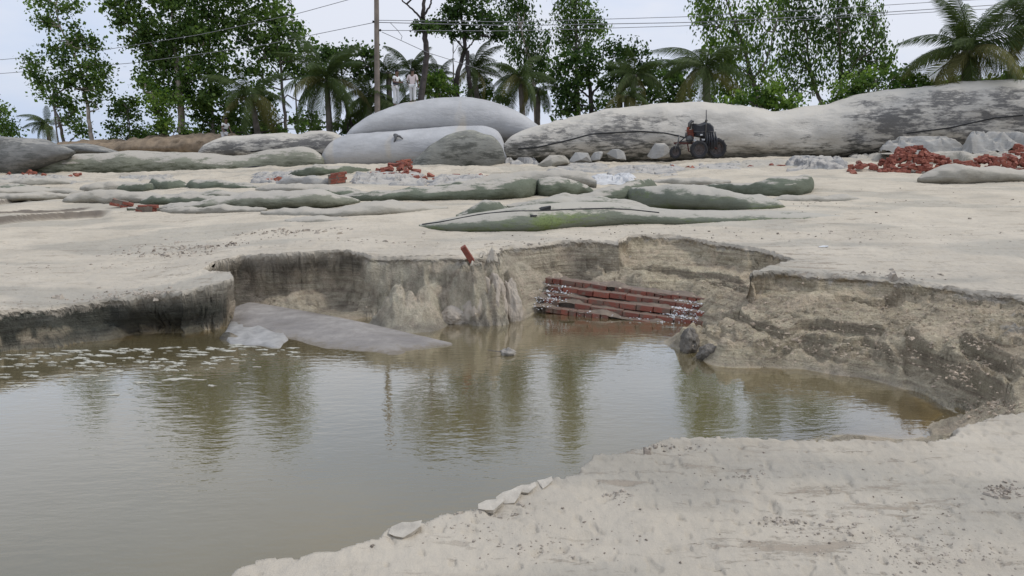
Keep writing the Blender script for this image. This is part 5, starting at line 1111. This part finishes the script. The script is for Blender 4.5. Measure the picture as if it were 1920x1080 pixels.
tree('umbrella shaped tree with two crooked black trunks at centre', 44, [[(853, 290, .19), (855, 180, .18), (857, 140, .14), (868, 108, .12), (872, 85, .12), (868, 50, .08), (862, 10, .05)], [(880, 290, .17), (882, 180, .15), (880, 150, .13), (876, 120, .12), (876, 95, .12)], [(876, 92, .05), (885, 80, .04), (898, 66, .03)], [(870, 92, .05), (850, 68, .04), (835, 58, .03)], [(876, 95, .04), (868, 70, .03), (848, 62, .02)]],
     [(870, -60, 44, 26), (910, -75, 40, 24), (860, -110, 40, 24), (900, -130, 34, 20), (815, 45, 16, 9), (840, 42, 22, 10), (835, 58, 20, 8), (870, 30, 30, 16), (860, 8, 30, 14), (900, 45, 26, 14), (880, 60, 26, 9), (915, 62, 22, 9), (930, 35, 20, 14), (905, 10, 28, 14), (855, -15, 34, 14), (910, -20, 30, 16), (940, 60, 14, 9), (845, 22, 14, 8)], L_DARK, M_BARK, seed=13, group=TG, leaf=.165, clump=.42)
tree('tall drooping tree with thin pale trunk right of the umbrella tree', 47, [[(1008, 290, .11), (1004, 220, .10), (1001, 160, .09), (990, 100, .07), (975, 50, .05), (965, 0, .03)]],
     [(960, -55, 30, 24), (985, -85, 28, 24), (955, -120, 26, 20), (950, -15, 26, 18), (965, 10, 26, 18), (945, 25, 18, 14), (985, 20, 18, 14), (975, 45, 22, 18), (1000, 55, 18, 18), (960, 70, 16, 16), (990, 85, 22, 18), (1015, 80, 14, 16), (1005, 110, 18, 16), (980, 110, 16, 14), (1020, 112, 10, 14), (1000, 138, 14, 12), (1015, 140, 9, 10), (962, 98, 12, 12)], L_DARK, M_PBARK, seed=14, group=TG, droop=.7, dens=.95)
tree('tall column shaped tree left of the round crowned tree', 46, [[(1085, 290, .14), (1084, 180, .12), (1080, 100, .09), (1080, 20, .05)]], [(1075, -50, 32, 24), (1090, -90, 30, 26), (1065, -125, 26, 20), (1085, -160, 20, 18), (1060, -15, 28, 16), (1085, 10, 34, 18), (1060, 20, 22, 16), (1105, 35, 24, 14), (1075, 45, 30, 18), (1055, 55, 16, 14), (1110, 58, 20, 14), (1085, 75, 28, 16), (1058, 82, 14, 12), (1125, 50, 10, 8), (1100, 92, 22, 12)], L_MID, seed=15, group=TG, droop=.25, dens=1.05)
tree('spreading dark tree below the column tree', 44, [[(1110, 290, .16), (1108, 200, .14), (1108, 165, .11), (1100, 140, .08)], [(1108, 185, .07), (1090, 170, .05), (1070, 155, .03)], [(1109, 175, .07), (1130, 155, .05), (1150, 140, .03)]],
     [(1075, 108, 26, 12), (1100, 105, 28, 14), (1060, 125, 22, 12), (1090, 130, 30, 14), (1055, 145, 20, 12), (1125, 125, 24, 14), (1080, 155, 22, 10), (1055, 165, 18, 8), (1065, 185, 22, 12), (1085, 200, 28, 14), (1055, 208, 20, 10), (1120, 195, 20, 14), (1140, 160, 18, 12)], L_DARK, M_BARK, seed=16, group=TG, dens=1.0)
tree('round crowned dark tree with a clean domed outline', 43, [[(1165, 290, .16), (1162, 200, .14), (1165, 160, .1), (1170, 120, .06)], [(1163, 170, .06), (1190, 145, .05), (1210, 125, .03)]],
     [(1165, 85, 26, 14), (1150, 100, 26, 14), (1190, 100, 26, 14), (1210, 120, 22, 14), (1170, 120, 34, 16), (1225, 138, 16, 12), (1150, 135, 26, 14), (1195, 140, 28, 12), (1220, 155, 16, 10), (1165, 158, 26, 12)], L_DARK, M_BARK, seed=17, group=TG, clump=.42, leaf=.155, dens=1.15)
tree('low dark bushy tree between the domed tree and the palm', 47, [[(1262, 290, .12), (1262, 200, .09), (1262, 160, .06)]], [(1250, 135, 16, 10), (1275, 130, 14, 12), (1262, 155, 24, 14), (1240, 175, 24, 16), (1280, 180, 24, 16), (1255, 195, 34, 12), (1215, 185, 20, 14)], L_DARK, seed=18, group=TG, dens=1.05)
tree('broad weeping tree at right, first left of three', 43, [[(1420, 290, .18), (1425, 200, .14), (1412, 150, .12), (1395, 90, .09), (1375, 40, .06), (1362, 0, .04)], [(1412, 150, .06), (1440, 110, .05), (1450, 60, .03)], [(1395, 90, .05), (1365, 70, .04), (1350, 50, .02)]],
     [(1340, -60, 34, 26), (1385, -50, 34, 26), (1350, -105, 32, 26), (1400, -95, 30, 24), (1365, -145, 24, 20), (1330, -20, 28, 16), (1322, 8, 18, 20), (1320, 38, 14, 20), (1340, 50, 18, 24), (1350, 15, 20, 18), (1335, 85, 18, 20), (1360, 90, 18, 24), (1370, 55, 14, 20), (1390, 20, 22, 22), (1378, 120, 18, 22), (1355, 130, 16, 18), (1400, 70, 14, 26), (1415, 30, 20, 24), (1405, 125, 16, 24), (1430, 80, 16, 26), (1385, 160, 22, 18), (1420, 160, 18, 20), (1440, 130, 16, 26), (1370, 180, 22, 14), (1440, 10, 20, 18), (1350, 170, 12, 16)], L_BRIGHT, seed=19, group=TG, droop=1.0, dens=.95, clump=.5)
tree('weeping tree at right, in the middle of three, with slanted dark trunk', 44, [[(1545, 290, .15), (1542, 195, .12), (1528, 165, .10), (1518, 130, .08), (1512, 60, .05), (1500, 0, .03)]],
     [(1480, -50, 30, 24), (1500, -85, 26, 22), (1520, -50, 26, 22), (1470, -115, 24, 20), (1495, -140, 20, 16), (1465, -10, 24, 18), (1490, 10, 22, 20), (1470, 40, 20, 22), (1500, 50, 18, 26), (1480, 80, 18, 22), (1462, 100, 14, 24), (1505, 95, 18, 24), (1520, 20, 18, 22), (1478, 130, 16, 22), (1515, 130, 14, 20), (1465, 165, 16, 16), (1490, 165, 12, 10), (1532, 60, 16, 24), (1530, 100, 14, 22), (1530, 150, 12, 14)], L_MID, seed=20, group=TG, droop=1.0, dens=.95, clump=.5)
tree('weeping tree at right with a ragged right side, last of three', 43.5, [[(1578, 290, .15), (1578, 180, .12), (1576, 120, .09), (1574, 60, .06), (1572, 0, .03)], [(1578, 150, .05), (1610, 110, .04), (1640, 60, .02)]],
     [(1570, -30, 34, 22), (1600, -55, 32, 24), (1575, -90, 30, 22), (1620, -30, 24, 18), (1590, -125, 24, 18), (1565, 5, 26, 12), (1572, 28, 30, 16), (1555, 55, 20, 22), (1590, 55, 22, 18), (1580, 85, 28, 20), (1560, 115, 18, 22), (1598, 110, 16, 18), (1620, 95, 14, 22), (1630, 60, 12, 16), (1640, 35, 9, 12), (1648, 75, 9, 16), (1635, 115, 14, 16), (1660, 105, 8, 18), (1580, 145, 26, 14), (1620, 140, 18, 12), (1655, 128, 10, 10), (1616, 18, 3, 8)], L_MID, seed=21, group=TG, droop=.85, dens=.95, clump=.48)
BGp = 'rounded bushes behind the right hand tubes'
tree('broad bright green bush left of the large coconut palm', 38, [[(1630, 290, .12), (1630, 200, .08)]], [(1600, 150, 24, 12), (1640, 145, 26, 14), (1680, 142, 26, 12), (1715, 148, 24, 12), (1580, 175, 26, 14), (1620, 175, 34, 18), (1670, 170, 34, 16), (1715, 165, 26, 14), (1560, 192, 20, 10), (1650, 190, 40, 12), (1738, 165, 10, 10)], L_BRIGHT, seed=22, group=BGp, name='bush', cat='bush', dens=1.5, clump=.4, leaf=.155)
tree('green bush below the first weeping tree', 38, [[(1430, 290, .12), (1430, 220, .08)]], [(1400, 185, 26, 12), (1440, 175, 26, 14), (1470, 185, 24, 14), (1420, 195, 34, 12), (1485, 198, 18, 8), (1365, 195, 20, 8), (1455, 165, 20, 12)], L_BRIGHT, seed=23, group=BGp, name='bush', cat='bush', dens=1.4, clump=.4, leaf=.155)
tree('dark bush at the foot of the palms at the right edge', 40, [[(1890, 290, .1), (1890, 200, .08)]], [(1880, 148, 24, 10), (1910, 140, 20, 10), (1930, 150, 24, 12), (1850, 158, 16, 8), (1770, 160, 18, 8), (1800, 155, 18, 8)], L_MID, seed=24, group=BGp, name='bush', cat='bush', dens=1.4, clump=.4, leaf=.155)
tree('fresh green bush between the two dark trunked trees', 42, [[(830, 290, .08), (830, 200, .06)]], [(820, 150, 18, 10), (840, 160, 18, 12), (815, 172, 20, 12), (842, 178, 18, 10), (808, 155, 10, 10)], L_BRIGHT, M_BARK, seed=25, group='bushes behind the grey stack', name='bush', cat='bush', dens=1.5, clump=.35, leaf=.15)
tree('dark scrub right of the twin black trunks', 46, [[(910, 290, .08), (910, 200, .06)]], [(900, 165, 24, 16), (925, 178, 22, 14), (890, 185, 18, 12), (945, 190, 16, 10)], L_DARK, M_BARK, seed=26, group='bushes behind the grey stack', name='bush', cat='bush', dens=1.1, clump=.4, leaf=.155)
tree('dark scrub beside the pole base', 44, [[(680, 290, .08), (680, 230, .06)]], [(668, 215, 14, 16), (690, 200, 14, 12), (655, 238, 16, 12), (635, 238, 18, 8), (672, 240, 12, 10)], L_DARK, M_BARK, seed=27, group='bushes behind the grey stack', name='bush', cat='bush', dens=1.3, clump=.35, leaf=.15)
tree('low scrub along the top of the brown embankment', 44, [[(470, 290, .08), (470, 255, .06)]], [(430, 248, 22, 8), (470, 245, 30, 9), (520, 246, 20, 9), (360, 250, 24, 7), (580, 242, 20, 6)], L_MID, M_BARK, seed=28, group='bushes behind the grey stack', name='bush', cat='bush', dens=1.3, clump=.35, leaf=.15)

# coconut palms
def frond_mesh(L, arch, seed, wind=0.0):
    rn = random.Random(seed); V = []; F = []; A = []; n = 40
    sp_ = []
    for i_ in range(n + 1):
        t = i_ / n; sp_.append(Vector((L * (t - .10 * arch * t ** 3), 0, L * (.42 * t - arch * t * t))))
    m = MB(); m.tube(sp_[::3], [.035 * (1 - t / 12) + .004 for t in range(len(sp_[::3]))], 5, False); V = list(m.V); F = list(m.F)
    for i_ in range(3, n):
        t = i_ / n; l = L * .26 * math.sin(math.pi * min(1, t * .80 + .14)) ** .7
        tg = (sp_[i_ + 1] - sp_[i_ - 1]).normalized() if i_ < n else Vector((1, 0, 0))
        for s in (-1, 1):
            for q in (0, .5):
                d = Vector((.45, s * (.75 + rn.uniform(-.15, .15)), 0)); d = (tg * .55 + Vector((0, s * .8, 0)) + Vector((wind * .3, wind * .5, -.45 - .35 * rn.random()))).normalized()
                b_ = sp_[i_] + tg * (q * L / n); e_ = b_ + d * l * rn.uniform(.8, 1.1) + Vector((0, 0, -l * .3)); mid = b_ + d * l * .55; w = .017 + .006 * L / 3
                o = len(V); V += [b_ + tg * w * .5, mid + tg * w, e_, mid - tg * w * .6, b_ - tg * w * .5]; F += [(o, o + 1, o + 3, o + 4), (o + 1, o + 2, o + 3)]
    me = bpy.data.meshes.new('frond'); me.from_pydata([tuple(v) for v in V], [], F); at = me.attributes.new('shade', 'FLOAT', 'POINT')
    at.data.foreach_set('value', np.clip(np.random.default_rng(seed).normal(.45, .25, len(V)), 0, 1).astype(np.float32)); me.update(); return me
FM = {}
def palm(label, u, v, D, base, R, n=18, seed=1, wind=None, dry=.2, group='coconut palms behind the tubes', up=1.0, tr=.15, rng=(-.5, 1.25)):
    """crown centre at pixel (u, v); trunk base pixel u; R frond length in metres"""
    rn = random.Random(seed); c = atY(u, v, D); b = atY(base, 290, D); b[2] = 1.8
    e = empty('coconut_palm', b, label, 'palm tree', group); H = c[2] - b[2]
    m = MB(); P_ = []; r = []
    for i_ in range(25):
        t = i_ / 24; P_.append((( c[0] - b[0]) * t ** 1.4, 0, H * t)); r.append(tr * (1.35 - .5 * t) * (1.07 if i_ % 2 else 1))
    m.tube(P_, r, 10); m.obj('trunk', M_TBARK, e, True)
    top = Vector(P_[-1])
    m = MB(); 
    for i_ in range(5): a = i_ * 1.3; m.lathe([(.001, -.14), (.09, -.09), (.12, 0), (.08, .1), (.001, .13)], top + Vector((math.cos(a) * .25, math.sin(a) * .25, -.25)), None, 8)
    m.obj('coconuts', mat_co, e, True)
    for i_ in range(n):
        el = rng[0] + (rng[1] - rng[0]) * (i_ + .5) / n; az = i_ * 2.4 + rn.uniform(-.3, .3)
        if wind is not None:
            d = Vector((math.cos(az), math.sin(az), 0)) + Vector((wind, 0, 0)) * .9; az = math.atan2(d.y, d.x)
        arch = rn.uniform(.8, 1.15) - .35 * (el - rng[0]) / (rng[1] - rng[0]); isdry = rn.random() < dry and el < .3
        key = (round(arch * 5) / 5, i_ % 2, isdry, seed if False else 0)
        if key not in FM:
            FM[key] = frond_mesh(3.0, key[0], i_ * 7 + 3); FM[key].materials.append(L_DRY if isdry else L_PALM)
        f = bpy.data.objects.new('frond', FM[key]); C.objects.link(f); f.parent = e; f.location = top
        f.rotation_euler = (rn.gauss(0, .5), -el + .35 + rn.gauss(0, .12), az); s = R / 3.0 * rn.uniform(.85, 1.1); f.scale = (s, s, s)
    return e
mat_co = mat_plain('coconut_husk', (.13, .14, .05), .7)
palm('small windblown palm bending left near the left edge', 88, 232, 48, 96, 1.5, 14, 31, wind=-.6, tr=.12)
palm('palm with drooping olive fronds left of the tall leafy tree', 470, 178, 43, 490, 2.6, 16, 32, dry=.4)
palm('spiky upright palm left of the flat topped tree', 612, 150, 41, 621, 2.9, 22, 33, dry=.35, rng=(-.5, 1.45))
palm('dark palm just left of the pole with hanging fronds', 694, 178, 42, 690, 2.4, 16, 34, dry=.15)
palm('swept palm immediately right of the pole', 728, 135, 43, 735, 1.9, 12, 35, wind=-.3, rng=(-.4, 1.5))
palm('low palm with broad fronds behind the two men', 745, 200, 42, 750, 2.4, 14, 36, dry=.4, rng=(-.4, .9))
palm('windswept palm behind the man in the pale shirt', 770, 135, 45, 782, 2.0, 14, 37, wind=.5, rng=(-.4, 1.5))
palm('bushy olive palm between the two dark trunked trees', 820, 145, 46, 822, 1.7, 16, 38, dry=.6, rng=(-.2, 1.45))
palm('windswept palm right of the twin black trunks', 888, 130, 45, 905, 2.1, 16, 39, wind=.5, rng=(-.4, 1.4))
palm('palm with long arching fronds below the drooping tree', 975, 145, 43, 984, 2.3, 18, 40, dry=.1)
palm('short palm with hanging fronds beside the thin pale trunk', 1010, 165, 46, 1006, 1.6, 10, 41, dry=.0, rng=(-.6, .4))
palm('dark palm beneath the domed tree', 1190, 140, 41, 1180, 2.2, 16, 42, dry=.3)
palm('squat palm with a bright yellow frond under the domed tree', 1175, 178, 40, 1172, 1.5, 12, 43, dry=.8, rng=(-.3, .8))
palm('leaning coconut palm left of the weeping trees', 1322, 125, 41, 1330, 2.7, 20, 44, dry=.25, tr=.2)
palm('large coconut palm with long drooping fronds at right', 1812, 95, 37, 1806, 3.3, 26, 45, dry=.6, tr=.2, rng=(-.55, 1.45))
palm('coconut palm cut by the right edge', 1935, 45, 37, 1945, 2.9, 20, 46, dry=.5, tr=.2, rng=(-.6, 1.3))
# bare twigs tree
def bare(label, u, v, D, h, seed):
    rn = random.Random(seed); b = atY(u, v, D); e_o = (b[0], b[1], 1.9); m = MB(); z0 = b[2] - 1.9
    m.tube([(0, 0, -.2), (0, 0, z0)], [.06, .04], 6)
    def br(p, d, l, r, k):
        q = p + d * l; m.tube([p, (p + q) / 2 + Vector((rn.uniform(-.04, .04),) * 3), q], [r, r * .8, r * .6], 5, False)
        if k:
            for _ in range(3): br(q, (d + Vector((rn.uniform(-.6, .6), rn.uniform(-.6, .6), rn.uniform(-.1, .5)))).normalized(), l * .7, r * .6, k - 1)
    br(Vector((0, 0, z0)), Vector((0, 0, 1)), h * .4, .035, 3)
    e = empty('bare_tree', e_o, label, 'tree', 'bare twiggy trees'); m.obj('trunk', M_TBARK, e, True)
bare('leafless twigs standing left of the twin black trunks', 850, 122, 45, 1.6, 3)
bare('thin leafless branches high above the tree left of the pole', 548, 40, 48, 2.4, 4)

# ------------------------------------------------------------------ people
M_SKIN = mat_plain('brown_skin', (.12, .065, .04), .6, .15); M_HAIR = mat_plain('black_hair', (.01, .009, .008), .6); M_WSH = mat_plain('white_cotton', (.68, .68, .68), .9, .06)
M_PSH = mat_plain('pale_pink_shirt', (.62, .53, .51), .9, .06); M_TRS = mat_plain('white_trousers', (.60, .60, .60), .9, .08); M_DKC = mat_plain('dark_vest', (.035, .035, .045), .9)
def skin_obj(name, V, E, Rr, mat, parent, root=0, sub=2):
    me = bpy.data.meshes.new(name); me.from_pydata(V, E, []); me.materials.append(mat); o = bpy.data.objects.new(name, me); C.objects.link(o); o.parent = parent
    md = o.modifiers.new('skin', 'SKIN'); md.use_smooth_shade = True
    for i_, r in enumerate(Rr): me.skin_vertices[0].data[i_].radius = r if hasattr(r, '__len__') else (r, r)
    me.skin_vertices[0].data[root].use_root = True
    s = o.modifiers.new('sub', 'SUBSURF'); s.levels = sub; s.render_levels = sub
    return o
def person(label, loc, rz, pose, shirt, trousers, vest=None, cap=None, H=1.68, lean=0.0):
    e = empty('person', loc, label, 'person', None, rz)   # faces local -Y
    f = lean
    hip = Vector((0, 0, .92)); ch = Vector((0, -.22 * f, 1.28)); nk = Vector((0, -.36 * f, 1.45)); hd = Vector((0, -.42 * f - .02, 1.60))
    lf, rf = pose['feet']; sh = .19
    V = [hip, ch, nk, hd + Vector((0, 0, -.02)), hd + Vector((0, .01, .06))]; E = [(0, 1), (1, 2), (2, 3), (3, 4)]; Rr = [(.135, .10), (.155, .105), (.055, .055), (.085, .10), (.075, .09)]
    def add(p, par, r): V.append(Vector(p)); E.append((par, len(V) - 1)); Rr.append(r); return len(V) - 1
    legs = []; arms = []
    for s, ft in ((-1, lf), (1, rf)):
        a = add((s * .10, 0, .86), 0, .09); ft = Vector(ft); kn = (Vector((s * .10, 0, .86)) + ft) / 2 + Vector((0, -.04, .02)); k = add(kn, a, .062); an = add(ft + Vector((0, 0, .08)), k, .042); to = add(ft + Vector((0, -.16, .03)), an, (.04, .03)); legs.append((Vector((s * .10, 0, .86)), kn, ft + Vector((0, 0, .10))))
    for s, (el, wr_) in ((-1, pose['l']), (1, pose['r'])):
        shd = Vector((s * sh, -.30 * f, 1.40)); a = add(shd, 1, .05); el = Vector(el); wr_ = Vector(wr_); b_ = add(el, a, .038); w = add(wr_, b_, .028)
        d = (wr_ - el).normalized(); pm = add(wr_ + d * .06, w, (.036, .018)); arms.append((shd, el, wr_)); sd = d.cross(Vector((0, -1, .2))).normalized()
        for q, ln in ((-.028, .06), (-.01, .075), (.010, .07), (.028, .055)):
            b0 = add(wr_ + d * .09 + sd * q, pm, .009); m1 = add(wr_ + d * (.09 + ln * .6) + sd * q * 1.1, b0, .008); add(wr_ + d * (.09 + ln) + sd * q * 1.1 + Vector((0, -.012, 0)), m1, .007)
        t1 = add(wr_ + d * .04 - sd * .04, w, .010); add(wr_ + d * .07 - sd * .06, t1, .008)
    skin_obj('body', V, E, Rr, M_SKIN, e)
    # head shape: nose, ears, hair
    m = MB(); m.lathe([(.001, -.02), (.014, 0), (.008, .035)], hd + Vector((0, -.105, -.01)), None, 8)
    for s in (-1, 1): m.lathe([(.001, -.03), (.018, 0), (.001, .03)], hd + Vector((s * .085, .01, 0)), None, 8)
    m.obj('nose_and_ears', M_SKIN, e, True)
    m = MB()
    for s in (-1, 1): m.lathe([(.001, -.008), (.012, 0), (.001, .008)], hd + Vector((s * .032, -.092, .03)), None, 8)
    m.obj('eyes', M_HAIR, e, True)
    bm = bmesh.new(); bmesh.ops.create_uvsphere(bm, u_segments=18, v_segments=12, radius=1)
    bmesh.ops.delete(bm, geom=[v_ for v_ in bm.verts if v_.co.z < -.15 + (.55 if v_.co.y < -.35 else (-.35 if v_.co.y > .2 else 0))], context='VERTS')
    for v_ in bm.verts: v_.co = Vector((v_.co.x * .098, v_.co.y * .115 + .012, v_.co.z * .115 + .045)) * (1 + .04 * math.sin(30 * v_.co.x + 20 * v_.co.y)) + hd
    me = bpy.data.meshes.new('hair'); bm.to_mesh(me); bm.free(); me.polygons.foreach_set('use_smooth', [True] * len(me.polygons)); link('hair', me, M_HAIR if cap is None else cap, e)
    # shirt: torso + sleeves
    V = [Vector((0, 0, .82)), Vector((0, -.02 * f, .98)), ch, Vector((0, -.33 * f, 1.405))]; E = [(0, 1), (1, 2), (2, 3)]; Rr = [(.17, .125), (.158, .118), (.178, .125), (.075, .07)]
    for a_ in arms:
        n0 = len(V); V += [a_[0], (a_[0] * .45 + a_[1] * .55), a_[1] * .9 + a_[2] * .1] if pose.get('long') else [a_[0], (a_[0] * .45 + a_[1] * .55)]; E += [(2, n0)] + [(n0 + i_, n0 + i_ + 1) for i_ in range(len(V) - n0 - 1)]; Rr += [.072, .060, .055][:len(V) - n0]
    skin_obj('shirt', V, E, Rr, shirt, e)
    V = [Vector((0, 0, .92))]; E = []; Rr = [(.150, .115)]
    for lg in legs:
        n0 = len(V); V += list(lg); E += [(0, n0), (n0, n0 + 1), (n0 + 1, n0 + 2)]; Rr += [.105, .082, .066]
    skin_obj('trousers', V, E, Rr, trousers, e)
    if vest is not None: skin_obj('vest', [Vector((0, 0, .93)), Vector((0, -.1 * f, 1.12)), Vector((0, -.16 * f, 1.22))], [(0, 1), (1, 2)], [(.172, .13), (.182, .14), (.186, .14)], vest, e)
    k = H / 1.72; e.scale = (k, k, k); return e
def stand(ob, u, v, dy=0.0):
    h = BVH[ob.name]; d = ray(u, v); q = atY(u, v, 38.0 + dy); r = h.ray_cast(Vector((q[0], q[1], 20)), Vector((0, 0, -1)))
    return r[0] if r[0] is not None else Vector(q)
p1 = stand(topb, 742, 190, -.4); p2 = stand(topb, 774, 187, -.4)
person('man in white shirt with dark waist wrap and white trousers, beside the pole', (p1.x, p1.y, p1.z - .03), math.radians(62), {'feet': ((-.11, .02, 0), (.12, -.05, 0)), 'l': ((-.24, -.05, 1.15), (-.15, -.30, 1.12)), 'r': ((.24, -.04, 1.15), (.13, -.30, 1.15))}, M_WSH, M_TRS, M_DKC, None, 1.70, .25)
person('man seen from behind in pale pink shirt and white wrap, right of the first man', (p2.x, p2.y, p2.z - .05), math.radians(172), {'feet': ((-.10, .03, 0), (.12, -.10, 0)), 'l': ((-.27, .03, 1.14), (-.28, -.06, .90)), 'r': ((.28, .02, 1.14), (.24, -.12, .92)), 'long': 1}, M_PSH, M_TRS, None, None, 1.62, .1)
q3 = atY(421, 257, 41.0); 
person('person in pale clothes with a dark sash, bending behind the brown embankment', (q3[0], 41.0, q3[2] - .62), math.radians(60), {'feet': ((-.12, .05, 0), (.12, -.1, 0)), 'l': ((-.24, -.10, 1.15), (-.3, -.35, 1.0)), 'r': ((.24, -.18, 1.15), (.2, -.35, .95))}, M_WSH, M_TRS, M_DKC, None, 1.62, .5)
# small white scraps on the sand
def scrap(label, u, v, w, mat=M_LIME):
    q = onG(u, v); z = gz(q[0], q[1]); m = MB(); pts = [(-.5, -.2), (-.3, .25), (.1, .3), (.5, .1), (.4, -.25), (0, -.3)]
    m.add([(x * w, y * w, .012 + .01 * math.sin(5 * x)) for x, y in pts] + [(x * w, y * w, .002) for x, y in pts], [tuple(range(6)), tuple(range(6, 12))[::-1]] + [(i_, i_ + 6, (i_ + 1) % 6 + 6, (i_ + 1) % 6)[::-1] for i_ in range(6)])
    ob = m.obj('scrap', mat); ob.location = (q[0], q[1], z); tag(ob, label, 'scrap')
scrap('small white scrap on the open sand right of the pit', 1543, 464, .16)

print('TRIS', sum(len(m_.polygons) * 2 for m_ in bpy.data.meshes))
